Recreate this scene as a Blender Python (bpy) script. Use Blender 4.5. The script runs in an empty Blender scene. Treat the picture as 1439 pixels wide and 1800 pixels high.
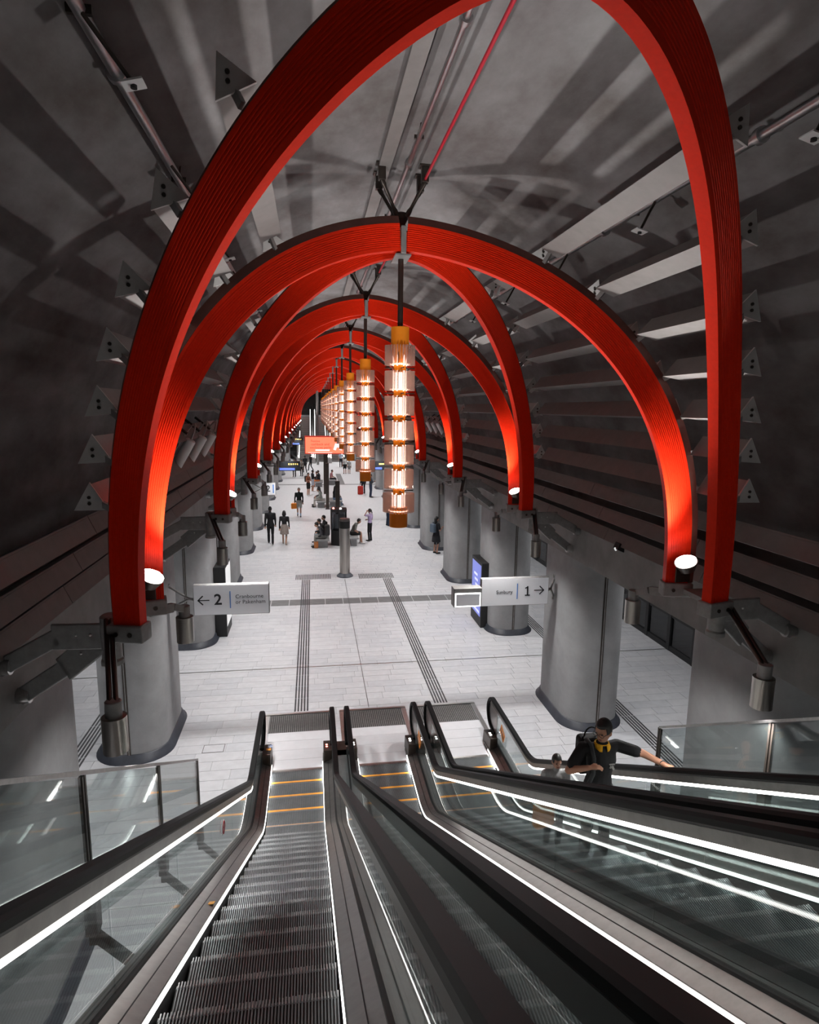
import bpy, bmesh, math, random
from mathutils import Vector, Matrix, Euler
random.seed(7)
PI = math.pi
SC = bpy.context.scene
COL = SC.collection

# ------------------------------------------------------------------ camera
def cam_setup():
    f_px, yaw, pitch, roll = 1085.95, 0.156, 0.1654, 0.0128
    f = Vector((math.sin(yaw)*math.cos(pitch), math.cos(yaw)*math.cos(pitch), -math.sin(pitch)))
    r = Vector((math.cos(yaw), -math.sin(yaw), 0)); u = r.cross(f)
    c, s = math.cos(roll), math.sin(roll)
    r2 = c*r + s*u; u2 = -s*r + c*u
    cd = bpy.data.cameras.new('camera'); co = bpy.data.objects.new('camera', cd); COL.objects.link(co)
    M = Matrix((r2, u2, -f)).transposed().to_4x4(); M.translation = (0, 0, 6.5)
    co.matrix_world = M
    cd.sensor_fit = 'HORIZONTAL'; cd.sensor_width = 36; cd.lens = f_px/1439*36
    cd.clip_start = 0.05; cd.clip_end = 300
    SC.camera = co
cam_setup()
# ------------------------------------------------------------------ world, exposure
w = bpy.data.worlds.new('world'); SC.world = w; w.use_nodes = True
w.node_tree.nodes['Background'].inputs[0].default_value = (0.9, 0.93, 1, 1)
w.node_tree.nodes['Background'].inputs[1].default_value = 0.004
SC.view_settings.view_transform = 'Standard'; SC.view_settings.look = 'None'
SC.view_settings.gamma = 1; SC.view_settings.exposure = 0.0
SC.view_settings.use_curve_mapping = False
SC.cycles.max_bounces = 8; SC.cycles.transparent_max_bounces = 24
SC.cycles.sample_clamp_indirect = 4; SC.cycles.caustics_reflective = False; SC.cycles.caustics_refractive = False
P_DOWN, P_UP, P_SIDE = 285.0, 500.0, 42.0
E_LED, E_LAMP, E_CORE = 6.5, 40.0, 1.7

# ------------------------------------------------------------------ layout constants (metres, floor z = 0)
XC, D, Y0 = 1.16, 5.49, 5.62            # hall axis, bay length, first pair of arch feet
NB = 14                                 # bays
AX, AZ0, AH, E1, E2, LEAN, KL, FOOT = 2.585, 4.69, 3.77, 1.2, 0.828, 2.19, 2.526, 0.37
ORD = ['first','second','third','fourth','fifth','sixth','seventh','eighth','ninth','tenth','eleventh','twelfth','thirteenth','fourteenth','fifteenth']

# ------------------------------------------------------------------ materials
def mat(name, col, rough=0.5, metal=0.0, emis=None, es=0.0, var=0.0, scale=6.0, bump=0.0, bscale=40.0, col2=None, spec=0.5, stretch=None, coat=0.0):
    m = bpy.data.materials.new(name); m.use_nodes = True
    nt = m.node_tree; b = nt.nodes['Principled BSDF']
    b.inputs['Base Color'].default_value = (*col, 1); b.inputs['Roughness'].default_value = rough
    b.inputs['Metallic'].default_value = metal; b.inputs['Specular IOR Level'].default_value = spec
    b.inputs['Coat Weight'].default_value = coat
    if emis: b.inputs['Emission Color'].default_value = (*emis, 1); b.inputs['Emission Strength'].default_value = es
    if var or bump:
        tc = nt.nodes.new('ShaderNodeTexCoord'); mp = nt.nodes.new('ShaderNodeMapping')
        nt.links.new(tc.outputs['Object'], mp.inputs[0])
        if stretch: mp.inputs['Scale'].default_value = stretch
    if var:
        n = nt.nodes.new('ShaderNodeTexNoise'); n.inputs['Scale'].default_value = scale; n.inputs['Detail'].default_value = 6; n.inputs['Roughness'].default_value = 0.62
        nt.links.new(mp.outputs[0], n.inputs['Vector'])
        rp = nt.nodes.new('ShaderNodeValToRGB'); rp.color_ramp.elements[0].position = 0.32; rp.color_ramp.elements[1].position = 0.68
        c2 = col2 or tuple(min(1, c*(1+var)) for c in col); c1 = col if col2 else tuple(c*(1-var) for c in col)
        rp.color_ramp.elements[0].color = (*c1, 1); rp.color_ramp.elements[1].color = (*c2, 1)
        nt.links.new(n.outputs['Fac'], rp.inputs[0]); nt.links.new(rp.outputs[0], b.inputs['Base Color'])
    if bump:
        n2 = nt.nodes.new('ShaderNodeTexNoise'); n2.inputs['Scale'].default_value = bscale; n2.inputs['Detail'].default_value = 4
        nt.links.new(mp.outputs[0], n2.inputs['Vector'])
        bp = nt.nodes.new('ShaderNodeBump'); bp.inputs['Strength'].default_value = bump; bp.inputs['Distance'].default_value = 0.02
        nt.links.new(n2.outputs['Fac'], bp.inputs['Height']); nt.links.new(bp.outputs[0], b.inputs['Normal'])
    return m
def glass_mat(name, tint, diff=0.0, dcol=(0.8, 0.85, 0.85), ior=1.62, refl_rough=0.02):
    m = bpy.data.materials.new(name); m.use_nodes = True
    nt = m.node_tree; nt.nodes.clear(); N = nt.nodes.new; L = nt.links.new
    out = N('ShaderNodeOutputMaterial'); t = N('ShaderNodeBsdfTransparent'); t.inputs[0].default_value = (*tint, 1)
    g = N('ShaderNodeBsdfGlossy'); g.inputs['Roughness'].default_value = refl_rough; g.inputs[0].default_value = (1, 1, 1, 1)
    fr = N('ShaderNodeFresnel'); ge = N('ShaderNodeNewGeometry'); mm = N('ShaderNodeMapRange')
    mm.inputs['To Min'].default_value = ior; mm.inputs['To Max'].default_value = 1/ior; L(ge.outputs['Backfacing'], mm.inputs['Value']); L(mm.outputs[0], fr.inputs[0])
    mx = N('ShaderNodeMixShader'); L(fr.outputs[0], mx.inputs[0]); L(t.outputs[0], mx.inputs[1]); L(g.outputs[0], mx.inputs[2])
    last = mx
    if diff:
        d = N('ShaderNodeBsdfDiffuse'); d.inputs[0].default_value = (*dcol, 1)
        tr = N('ShaderNodeBsdfTranslucent'); tr.inputs[0].default_value = (*dcol, 1)
        md = N('ShaderNodeMixShader'); md.inputs[0].default_value = 0.5; L(d.outputs[0], md.inputs[1]); L(tr.outputs[0], md.inputs[2])
        m2 = N('ShaderNodeMixShader'); m2.inputs[0].default_value = diff; L(mx.outputs[0], m2.inputs[1]); L(md.outputs[0], m2.inputs[2]); last = m2
    L(last.outputs[0], out.inputs[0]); return m
M = {}
M['vault'] = mat('vault_concrete', (0.082, 0.068, 0.064), 0.85, var=0.01, col2=(0.215, 0.206, 0.208), scale=1.3, bump=0.25, bscale=9, stretch=(1, 0.55, 1))
M['concrete'] = mat('smooth_concrete', (0.27, 0.27, 0.275), 0.7, var=0.13, scale=2.2, bump=0.08, bscale=30)
M['beamconc'] = mat('beam_concrete', (0.21, 0.205, 0.2), 0.75, var=0.2, scale=1.6, bump=0.1, bscale=25)
M['tile'] = mat('pale_stone_tile', (0.62, 0.62, 0.645), 0.42, var=0.07, scale=5)
M['tile2'] = mat('stone_tile_cooler', (0.575, 0.58, 0.61), 0.42, var=0.07, scale=5)
M['grout'] = mat('grey_grout', (0.44, 0.44, 0.455), 0.8, var=0.1)
M['darktile'] = mat('dark_grey_tile', (0.16, 0.16, 0.165), 0.5, var=0.15, scale=4)
M['tact'] = mat('black_tactile', (0.035, 0.035, 0.04), 0.5, var=0.2)
M['red'] = mat('red_paint', (0.80, 0.027, 0.006), 0.42, spec=0.12, var=0.05, scale=30)
M['spine'] = mat('umber_steel', (0.15, 0.055, 0.042), 0.6, metal=0.0, var=0.15)
M['galv'] = mat('grey_cast_steel', (0.27, 0.265, 0.26), 0.5, metal=0.25, var=0.15, scale=12)
M['dsteel'] = mat('dark_bronze_steel', (0.075, 0.062, 0.054), 0.38, metal=0.8, var=0.15)
M['brass'] = mat('brushed_bronze', (0.43, 0.40, 0.37), 0.28, metal=1.0, var=0.2, scale=18, stretch=(1, 1, 0.02))
M['steel'] = mat('brushed_steel', (0.52, 0.51, 0.50), 0.28, metal=1.0, var=0.1, scale=30)
M['deck'] = mat('brown_steel_deck', (0.235, 0.222, 0.215), 0.32, metal=0.9, var=0.12, scale=10)
M['clad'] = mat('grey_cladding', (0.26, 0.275, 0.28), 0.4, metal=0.5, var=0.1)
M['rubber'] = mat('black_rubber', (0.004, 0.004, 0.0045), 0.5, spec=0.16, var=0.1)
M['black'] = mat('matt_black', (0.012, 0.012, 0.013), 0.55, var=0.1)
M['shoe'] = mat('dark_slate_skirting', (0.045, 0.05, 0.065), 0.45, var=0.2, scale=5)
M['stepm'] = mat('ribbed_step_metal', (0.25, 0.272, 0.285), 0.45, metal=0.45, var=0.2, scale=3)
M['nosing'] = mat('edge_lit_nosing', (0.42, 0.44, 0.45), 0.4, metal=0.45, var=0.2, scale=9)  # paler than the tread: light caught on step edges, put into the colour
M['trough'] = mat('dark_trough_cover', (0.022, 0.021, 0.021), 0.32, metal=0.6, var=0.1)
M['landing'] = mat('pale_landing_plate', (0.72, 0.72, 0.75), 0.35, metal=0.1, var=0.03)
M['yellow'] = mat('orange_edge_line', (0.85, 0.36, 0.05), 0.5, var=0.15)
M['capgrey'] = mat('lightened_grey_cap', (0.5, 0.49, 0.48), 0.6, var=0.12)  # paler than the beam casing, so the end caps look lit
M['louvre'] = mat('warm_grey_louvre', (0.19, 0.175, 0.17), 0.6, metal=0.1, var=0.08)
M['orange'] = mat('orange_enamel', (1.0, 0.29, 0.012), 0.4, var=0.05)
M['white'] = mat('white_enamel', (0.75, 0.74, 0.74), 0.4, var=0.03)
M['signw'] = mat('pale_grey_sign_face', (0.62, 0.62, 0.64), 0.4, emis=(0.9, 0.92, 1), es=0.10, var=0.02)
M['ink'] = mat('black_lettering', (0.01, 0.01, 0.012), 0.5, var=0.05)
M['blue'] = mat('blue_line', (0.05, 0.19, 0.55), 0.5, var=0.05)
M['pipe'] = mat('silver_conduit', (0.6, 0.6, 0.61), 0.32, metal=1.0, var=0.12)
M['redpipe'] = mat('red_sprinkler_pipe', (0.42, 0.015, 0.03), 0.4, var=0.1)
M['glass'] = glass_mat('balustrade_glass', (0.85, 0.89, 0.885), diff=0.014, dcol=(0.6, 0.68, 0.68))
M['door'] = glass_mat('door_glass', (0.30, 0.32, 0.34), diff=0.10, dcol=(0.1, 0.1, 0.11))
M['vane'] = glass_mat('frosted_vane_glass', (0.94, 0.88, 0.85), diff=0.26, dcol=(0.92, 0.81, 0.77))
M['led'] = mat('white_led_line', (1, 1, 1), 0.5, emis=(1, 0.97, 0.93), es=E_LED)
M['lamp'] = mat('lamp_lens', (1, 1, 1), 0.5, emis=(1, 0.99, 0.97), es=E_LAMP)
M['core'] = mat('glowing_light_core', (1, 0.9, 0.85), 0.5, emis=(1, 0.80, 0.71), es=E_CORE)
M['corehot'] = mat('glowing_light_disc', (1, 0.9, 0.85), 0.5, emis=(1, 0.74, 0.62), es=E_CORE*1.4)
M['tunnel'] = mat('dark_tunnel', (0.03, 0.03, 0.032), 0.8, var=0.3, scale=1.5)
M['comblight'] = mat('comb_light', (1, 1, 1), 0.4, emis=(1, 1, 1), es=25)
M['redled'] = mat('red_indicator', (1, 0.1, 0.08), 0.4, emis=(1, 0.22, 0.18), es=6)
M['whiteled'] = mat('white_indicator', (1, 1, 1), 0.4, emis=(1, 1, 1), es=6)
M['greylens'] = mat('grey_lens', (0.3, 0.3, 0.3), 0.3, emis=(1, 1, 1), es=0.6)
M['lamptube'] = mat('platform_lamp_tube', (1, 1, 1), 0.5, emis=(0.95, 0.97, 1), es=4)

# ------------------------------------------------------------------ mesh builder
class MB:
    def __init__(s): s.v = []; s.f = []; s.mi = []; s.cur = 0; s.sm = []
    def add(s, vs, fs, smooth=False):
        o = len(s.v); s.v += [tuple(p) for p in vs]
        for f in fs: s.f.append(tuple(i+o for i in f)); s.mi.append(s.cur); s.sm.append(smooth)
    def box(s, c, d, R=None):
        hx, hy, hz = d[0]/2, d[1]/2, d[2]/2; c = Vector(c)
        vs = [Vector((x, y, z)) for x in (-hx, hx) for y in (-hy, hy) for z in (-hz, hz)]
        if R is not None: vs = [R @ v for v in vs]
        s.add([c+v for v in vs], [(0,1,3,2),(4,6,7,5),(0,4,5,1),(2,3,7,6),(0,2,6,4),(1,5,7,3)])
    def b2(s, a, b): s.box([(p+q)/2 for p, q in zip(a, b)], [abs(q-p) for p, q in zip(a, b)])
    def bar(s, p0, p1, wx, wz, up=(0, 0, 1)):
        p0 = Vector(p0); p1 = Vector(p1); t = (p1-p0).normalized(); u = Vector(up)
        x = t.cross(u); x = x.normalized() if x.length > 1e-4 else Vector((1, 0, 0)); z = x.cross(t)
        vs = [p + x*a*wx/2 + z*b*wz/2 for p in (p0, p1) for a, b in ((-1,-1),(1,-1),(1,1),(-1,1))]
        s.add(vs, [(3,2,1,0),(4,5,6,7),(0,1,5,4),(1,2,6,5),(2,3,7,6),(3,0,4,7)])
    def sweep(s, sec, frames, caps=True, smooth=False, closed=True):
        n = len(sec); vs = []
        for p, u, v in frames: vs += [p + u*a + v*b for a, b in sec]
        fs = []
        for k in range(len(frames)-1):
            for i in range(n if closed else n-1):
                j = (i+1) % n; fs.append((k*n+i, k*n+j, (k+1)*n+j, (k+1)*n+i))
        if caps and closed: fs.append(tuple(range(n-1, -1, -1))); fs.append(tuple(range((len(frames)-1)*n, len(frames)*n)))
        s.add(vs, fs, smooth)
    def tube(s, pts, r, n=10, caps=True):
        pts = [Vector(p) for p in pts]; rs = r if isinstance(r, (list, tuple)) else [r]*len(pts)
        fr = []; pu = None
        for i, p in enumerate(pts):
            t = (pts[min(i+1, len(pts)-1)] - pts[max(i-1, 0)]).normalized()
            if pu is None:
                a = Vector((0, 0, 1)) if abs(t.z) < 0.9 else Vector((1, 0, 0)); u = t.cross(a).normalized()
            else: u = (pu - t*pu.dot(t)).normalized()
            pu = u; fr.append((p, u, t.cross(u), rs[i]))
        vs = [p + (u*math.cos(2*PI*k/n) + v*math.sin(2*PI*k/n))*R for p, u, v, R in fr for k in range(n)]
        fs = [(k*n+i, k*n+(i+1) % n, (k+1)*n+(i+1) % n, (k+1)*n+i) for k in range(len(pts)-1) for i in range(n)]
        s.add(vs, fs, True)
        if caps: s.add(vs[:n], [tuple(range(n-1, -1, -1))]); s.add(vs[-n:], [tuple(range(n))])
    def lathe(s, prof, c=(0, 0, 0), n=20, smooth=True):
        c = Vector(c)
        for a, b in zip(prof[:-1], prof[1:]):
            vs = [c+Vector((r*math.cos(2*PI*i/n), r*math.sin(2*PI*i/n), z)) for r, z in (a, b) for i in range(n)]
            s.add(vs, [(i, (i+1) % n, n+(i+1) % n, n+i) for i in range(n)], smooth)
        if prof[0][0] > 0: s.add([c+Vector((prof[0][0]*math.cos(2*PI*i/n), prof[0][0]*math.sin(2*PI*i/n), prof[0][1])) for i in range(n)], [tuple(range(n-1, -1, -1))])
        if prof[-1][0] > 0: s.add([c+Vector((prof[-1][0]*math.cos(2*PI*i/n), prof[-1][0]*math.sin(2*PI*i/n), prof[-1][1])) for i in range(n)], [tuple(range(n))])
    def poly(s, pts, z0, z1):
        n = len(pts); s.add([(x, y, z) for z in (z0, z1) for x, y in pts], [(i, (i+1) % n, n+(i+1) % n, n+i) for i in range(n)] + [tuple(range(n-1, -1, -1)), tuple(range(n, 2*n))])
    def quad(s, a, b, c, d): s.add([a, b, c, d], [(0, 1, 2, 3)])
    def sphere(s, c, r, n=12, k=8):
        c = Vector(c); R = r if isinstance(r, (tuple, list)) else (r, r, r)
        vs = [c+Vector((R[0]*math.sin(PI*j/k)*math.cos(2*PI*i/n), R[1]*math.sin(PI*j/k)*math.sin(2*PI*i/n), R[2]*math.cos(PI*j/k))) for j in range(k+1) for i in range(n)]
        s.add(vs, [(j*n+i, (j+1)*n+i, (j+1)*n+(i+1) % n, j*n+(i+1) % n) for j in range(k) for i in range(n)], True)
    def mesh(s, name, mats):
        m = bpy.data.meshes.new(name); m.from_pydata(s.v, [], s.f)
        for x in (mats if isinstance(mats, (list, tuple)) else [mats]): m.materials.append(M[x] if isinstance(x, str) else x)
        if any(s.mi): m.polygons.foreach_set('material_index', s.mi)
        m.polygons.foreach_set('use_smooth', s.sm); m.update(); return m
    def build(s, name, mats, parent=None, loc=None, rot=None): return link(name, s.mesh(name, mats), parent, loc, rot)
def link(name, data, parent=None, loc=None, rot=None):
    o = bpy.data.objects.new(name, data); COL.objects.link(o)
    if parent: o.parent = parent
    if loc is not None: o.location = loc
    if rot is not None: o.rotation_euler = rot
    return o
def thing(name, label, cat, loc=(0, 0, 0), rz=0, group=None):
    o = link(name, None, None, loc, (0, 0, rz)); tag(o, label, cat, group); return o
def tag(o, label, cat, group=None, kind=None):
    o['label'] = label; o['category'] = cat
    if group: o['group'] = group
    if kind: o['kind'] = kind
    return o
def struct(o, label=None):
    o['kind'] = 'structure'
    if label: o['label'] = label
    return o
def dup(root, label, loc=None, group=None):
    kids = {}
    for ch in CH.get(root.name, []) or list(root.children): kids.setdefault(0, []).append(ch)
    r = root.copy(); COL.objects.link(r); r['label'] = label
    if loc is not None: r.location = loc
    if group: r['group'] = group
    for ch in kids.get(0, []):
        c = ch.copy(); COL.objects.link(c); c.parent = r
        for g in list(ch.children):
            d = g.copy(); COL.objects.link(d); d.parent = c
    return r
CH = {}
def bevel(o, wd=0.01, seg=2):
    md = o.modifiers.new('bevel', 'BEVEL'); md.width = wd; md.segments = seg; md.limit_method = 'ANGLE'; return o
def spot(name, parent, loc, aim, power, size, blend=0.6, radius=0.05, col=(1, 0.98, 0.96)):
    l = bpy.data.lights.get(name) 
    if l is None:
        l = bpy.data.lights.new(name, 'SPOT'); l.energy = power; l.spot_size = size; l.spot_blend = blend; l.shadow_soft_size = radius; l.color = col
    o = link(name, l, parent, loc); o.rotation_euler = Vector(aim).to_track_quat('-Z', 'Y').to_euler(); return o
def text(body, size, parent, loc, rot, m='ink', align='CENTER', name='lettering', ext=0.002, bold=0.0):
    c = bpy.data.curves.new(name, 'FONT'); c.body = body; c.size = size; c.extrude = ext; c.align_x = align; c.align_y = 'CENTER'; c.offset = bold; c.resolution_u = 3
    t = bpy.data.objects.new('tmp', c); COL.objects.link(t)
    me = bpy.data.meshes.new_from_object(t.evaluated_get(bpy.context.evaluated_depsgraph_get()))
    bpy.data.objects.remove(t); me.materials.clear(); me.materials.append(M[m])
    return link(name, me, parent, loc, rot)
def side_word(s): return 'left' if s < 0 else 'right'

# ================================================================== STRUCTURE
XL, XR = -7.45, 9.8
floor = MB(); floor.b2((XL, 10.5, -0.3), (XR, 95, -0.012)); floor.b2((XL, -12, -0.3), (-1.2, 10.5, -0.012)); floor.b2((3.64, -12, -0.3), (XR, 10.5, -0.012)); floor.b2((-1.2, -12, -1.6), (3.64, 10.5, -1.4))
floor.b2((-1.2, 5.6, -1.4), (-1.15, 10.5, -0.013)); floor.b2((3.59, 5.6, -1.4), (3.64, 10.5, -0.013)); floor = struct(floor.build('floor', 'grout'), 'pale stone paved station concourse floor')
# paving tiles: rows along X, running bond; the nearest in view are single objects
def tiles():
    single, rest = [], []
    row = 0; y = 7.0; dy = 0.305
    while y < 36:
        off = (row*0.37) % 0.92; x = XL - off
        while x < XR:
            L = 0.9 if random.random() < 0.8 else 0.45
            a, b = max(x, XL), min(x+L, XR)
            if y < 10.45 and a < 3.64 and b > -1.2:
                if a < -1.25: b = -1.2
                elif b > 3.7: a = 3.64
                else: b = a
            if b-a > 0.05:
                yy = y
                near = 10.6 < yy < 19 and -5.2 < (a+b)/2 < 7.4
                (single if near else rest).append((a+0.004, b-0.004, yy+0.004, yy+dy-0.004))
            x += L
        y += dy; row += 1
    single.sort(key=lambda t: t[2]); rest += single[300:]; single = single[:300]
    cache = {}
    for a, b, c, d in single:
        k = (round(b-a, 2), random.random() < 0.3)
        if k not in cache:
            mb = MB(); L = k[0]; mb.b2((-L/2, -(d-c)/2, -0.014), (L/2, (d-c)/2, 0)); cache[k] = mb.mesh('tile', 'tile2' if k[1] else 'tile')
        link('tile', cache[k], floor, ((a+b)/2, (c+d)/2, random.uniform(-0.0012, 0)))
    mb = MB()
    for a, b, c, d in rest:
        mb.cur = 1 if random.random() < 0.3 else 0; mb.b2((a, c, -0.014), (b, d, random.uniform(-0.0012, 0)))
    mb.cur = 0; mb.b2((XL, 36, -0.02), (XR, 95, -0.001)); mb.b2((XL, -12, -0.02), (-1.2, 7, -0.001)); mb.b2((3.64, -12, -0.02), (XR, 7, -0.001))
    mb.build('tile_field', ['tile', 'tile2'], floor)['kind'] = 'stuff'
tiles()
# ceiling vault (thick shell)
def vault():
    mb = MB(); n = 48; ins, outs = [], []
    for i in range(n+1):
        t = PI*i/n; c, s = math.cos(t), math.sin(t)
        x = 4.75*math.copysign(abs(c)**0.95, c); z = 4.3 + 5.2*s**0.9
        ins.append((XC+x, z)); outs.append((XC+x*1.1, 4.3+(z-4.3)*1.08+0.05))
    ys = [-12 + 107*k/40 for k in range(41)]
    for prof, fl in ((ins, 0), (outs, 1)):
        vs = [(x, y, z) for y in ys for x, z in prof]; m = n+1
        fs = [(k*m+i, k*m+i+1, (k+1)*m+i+1, (k+1)*m+i) for k in range(40) for i in range(n)]
        mb.add(vs, fs if fl == 0 else [f[::-1] for f in fs], True)
    return struct(mb.build('ceiling', 'vault'), 'stained raw concrete vault over the concourse')
vault()
for s, nm in ((-1, 'left'), (1, 'right')):
    xi, xo = XC+s*3.94, (XL-0.3 if s < 0 else XR+0.3)
    mb = MB(); mb.b2((xi, -12, 3.6), (XC+s*4.9, 95, 4.3)); mb.b2((XC+s*4.9, -12, 3.7), (xo, 95, 4.3))
    struct(mb.build('trim_1' if s < 0 else 'trim_2', 'beamconc'), 'long concrete edge beam above the %s columns' % nm)
    mb = MB(); xw = XL-0.3 if s < 0 else XR+0.3
    mb.b2((xw-0.1, -12, -0.3), (xw+0.1, 95, 3.7)); struct(mb.build('wall_'+nm, 'tunnel'), 'dark tunnel wall behind the %s platform doors' % nm)
mb = MB(); mb.b2((XL, 94.8, -0.3), (XR, 95, 11)); struct(mb.build('wall_far', 'beamconc'), 'far end wall of the station hall')
mb = MB(); mb.b2((XL, -12.2, -0.3), (XR, -12, 11)); struct(mb.build('wall_near', 'beamconc'), 'end wall behind the viewer')

# ------------------------------------------------------------------ columns
def column_plan(gx, gy, r, n=8):
    pts = []
    for cx_, cy_, a0 in ((gx-r, gy-r, 0), (-gx+r, gy-r, 90), (-gx+r, -gy+r, 180), (gx-r, -gy+r, 270)):
        for i in range(n+1):
            a = math.radians(a0+90*i/n); pts.append((cx_+r*math.cos(a), cy_+r*math.sin(a)))
    return pts
def make_column():
    t = thing('column', '', 'column', (0, 0, 0)); pl = column_plan(0.6, 1.03, 0.5)
    mb = MB(); n = len(pl); mb.add([(x, y, z) for z in (0, 3.6) for x, y in pl], [(i, (i+1) % n, n+(i+1) % n, n+i) for i in range(n)], True); mb.build('shaft', 'concrete', t)
    mb = MB(); rings = [(0.11, 0.0), (0.11, 0.02), (0.05, 0.05), (0.03, 0.14), (0.0, 0.15)]
    vs = []
    for e, z in rings: vs += [(x, y, z) for x, y in column_plan(0.6+e, 1.03+e, 0.5+e)]
    mb.add(vs, [(k*n+i, k*n+(i+1) % n, (k+1)*n+(i+1) % n, (k+1)*n+i) for k in range(len(rings)-1) for i in range(n)], True); mb.build('base_shoe', 'shoe', t)
    mb = MB(); mb.b2((-0.03, -1.045, 0.0), (0.03, -1.02, 3.6)); mb.build('metal_strip', 'dsteel', t)
    mb = MB(); mb.b2((-0.008, -1.05, 0.0), (0.008, -1.044, 3.6)); mb.build('groove_line', 'galv', t)
    return t
c0 = make_column()
for s in (-1, 1):
    for i in range(NB):
        lab = 'grey concrete column on the %s side, %s from the escalators' % (side_word(s), ORD[i])
        loc = (XC+s*4.57, Y0+1.06+D*i, 0)
        if s < 0 and i == 0: c0.location = loc; c0['label'] = lab; c0['group'] = 'concourse columns'
        else: dup(c0, lab, loc, 'concourse columns')

# ------------------------------------------------------------------ red arches
def arch_pt(t, ys):
    c, s = math.cos(t), math.sin(t)
    return Vector((AX*abs(c)**E1*(1 if c >= 0 else -1), ys*(FOOT+LEAN*max(s, 0)**KL), AZ0+AH*max(s, 0)**E2))
TH = 0.055
def rib_section():
    sec = [(-TH, 0), (-TH, 0.032)]
    for k in range(11):
        b = 0.035+k*0.0165; sec += [(-TH+0.005, b), (-TH+0.005, b+0.005), (-TH, b+0.007), (-TH, b+0.014)]
    sec += [(-TH, 0.23), (TH, 0.23)] + [(-a, b) for a, b in reversed(sec)]
    return sec
def half_frames(ys, sgn, tmax=PI/2-0.03, n=56):
    fr = []
    for i in range(n+1):
        t = tmax*(i/n)**1.35
        p = arch_pt(t, ys); q0 = arch_pt(max(t-0.004, 0), ys); q1 = arch_pt(t+0.004, ys); T = (q1-q0).normalized()
        if i == 0: T = Vector((0, 0, 1))
        wgt = math.cos(t)**0.7; psi = math.radians(14)*wgt
        N0 = Vector((-math.sin(psi), -ys*math.cos(psi), 0)); N = (N0 - T*N0.dot(T)).normalized()
        B = N.cross(T); ctr = Vector((0, p.y, AZ0))
        if B.dot(p-ctr) < 0: B = -B
        if sgn < 0: p = Vector((-p.x, p.y, p.z)); N = Vector((-N.x, N.y, N.z)); B = Vector((-B.x, B.y, B.z))
        fr.append((p, N*(-1), B*(1+0.42*math.sin(t)**0.8)))
    return fr
RS = rib_section()
def make_arch(ys):
    t = thing('arch', '', 'arch')
    for sgn in (1, -1):
        fr = half_frames(ys, sgn)
        mb = MB(); mb.sweep(RS, fr); mb.build('rib', 'red', t)
        mb = MB(); mb.sweep([(-0.053, 0.231), (0.053, 0.231), (0.006, 0.30), (-0.006, 0.30)] if ys > 0 else [(-0.045, 0.231), (0.045, 0.231), (0.03, 0.25), (-0.03, 0.25)], fr); mb.build('spine', 'spine', t)
        mb = MB(); p = fr[0][0]; ang = math.atan2(fr[0][2].y, fr[0][2].x)
        mb.box(p+fr[0][2]*0.13+Vector((0, 0, -0.075)), (0.31, 0.17, 0.15), Matrix.Rotation(ang, 3, 'Z')); o = bevel(mb.build('shoe', 'galv', t), 0.012)
        mb = MB()
        for bx in (0.08, 0.2): 
            q = p+fr[0][2]*bx+Vector((0, 0, -0.075)); mb.tube([q+fr[0][1]*(-0.093), q+fr[0][1]*0.093], 0.02, 8)
        mb.build('bolt', 'dsteel', t)
    return t
aF, aB = make_arch(1), make_arch(-1)
for i in range(NB):
    y = Y0+D*i
    for a, wd in ((aB, 'towards'), (aF, 'away from')):
        lab = 'red ribbed arch, %s from the viewer, leaning %s the viewer' % (ORD[i], wd)
        if i == 0: a.location = (XC, y, 0); a['label'] = lab; a['group'] = 'red arches over the concourse'
        else: dup(a, lab, (XC, y, 0), 'red arches over the concourse')

# ------------------------------------------------------------------ apex hangers
ZT = AZ0+AH
def make_hanger():
    t = thing('ceiling_hanger', '', 'hanger')
    mb = MB(); mb.b2((-0.034, -0.26, ZT-0.03), (0.034, 0.26, ZT+0.3)); bevel(mb.build('strap', 'galv', t), 0.01)
    mb = MB(); mb.b2((-0.10, -0.24, ZT-0.05), (0.10, 0.24, ZT-0.032)); mb.build('base_plate', 'galv', t)
    mb = MB(); mb.lathe([(0.03, ZT+0.28), (0.045, ZT+0.36), (0.085, ZT+0.44), (0.095, ZT+0.5), (0.05, ZT+0.52)], n=14); mb.build('node', 'dsteel', t)
    for sx in (-1, 1):
        for sy in (-1, 1):
            a = Vector((sx*0.06, sy*0.05, ZT+0.46)); b = Vector((sx*0.27, sy*0.17, 9.3))
            mb = MB(); mb.tube([a, a.lerp(b, 0.15), a.lerp(b, 0.25), a.lerp(b, 0.8), a.lerp(b, 0.88), b], [0.036, 0.034, 0.022, 0.022, 0.032, 0.03], 8); st = mb.build('strut', 'dsteel', t)
            mb = MB(); mb.box(b+Vector((0, 0, 0.10)), (0.09, 0.10, 0.22)); mb.box(b+Vector((0, 0, 0.19)), (0.15, 0.15, 0.03)); bevel(mb.build('ceiling_bracket', 'dsteel', st), 0.01)
    return t
h0 = make_hanger()
for i in range(NB):
    lab = 'four-legged steel hanger bolted under the vault, %s from the viewer' % ORD[i]
    loc = (XC, Y0+D*i+D/2, 0)
    if i == 0: h0.location = loc; h0['label'] = lab; h0['group'] = 'hangers at the arch tops'
    else: dup(h0, lab, loc, 'hangers at the arch tops')

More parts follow.
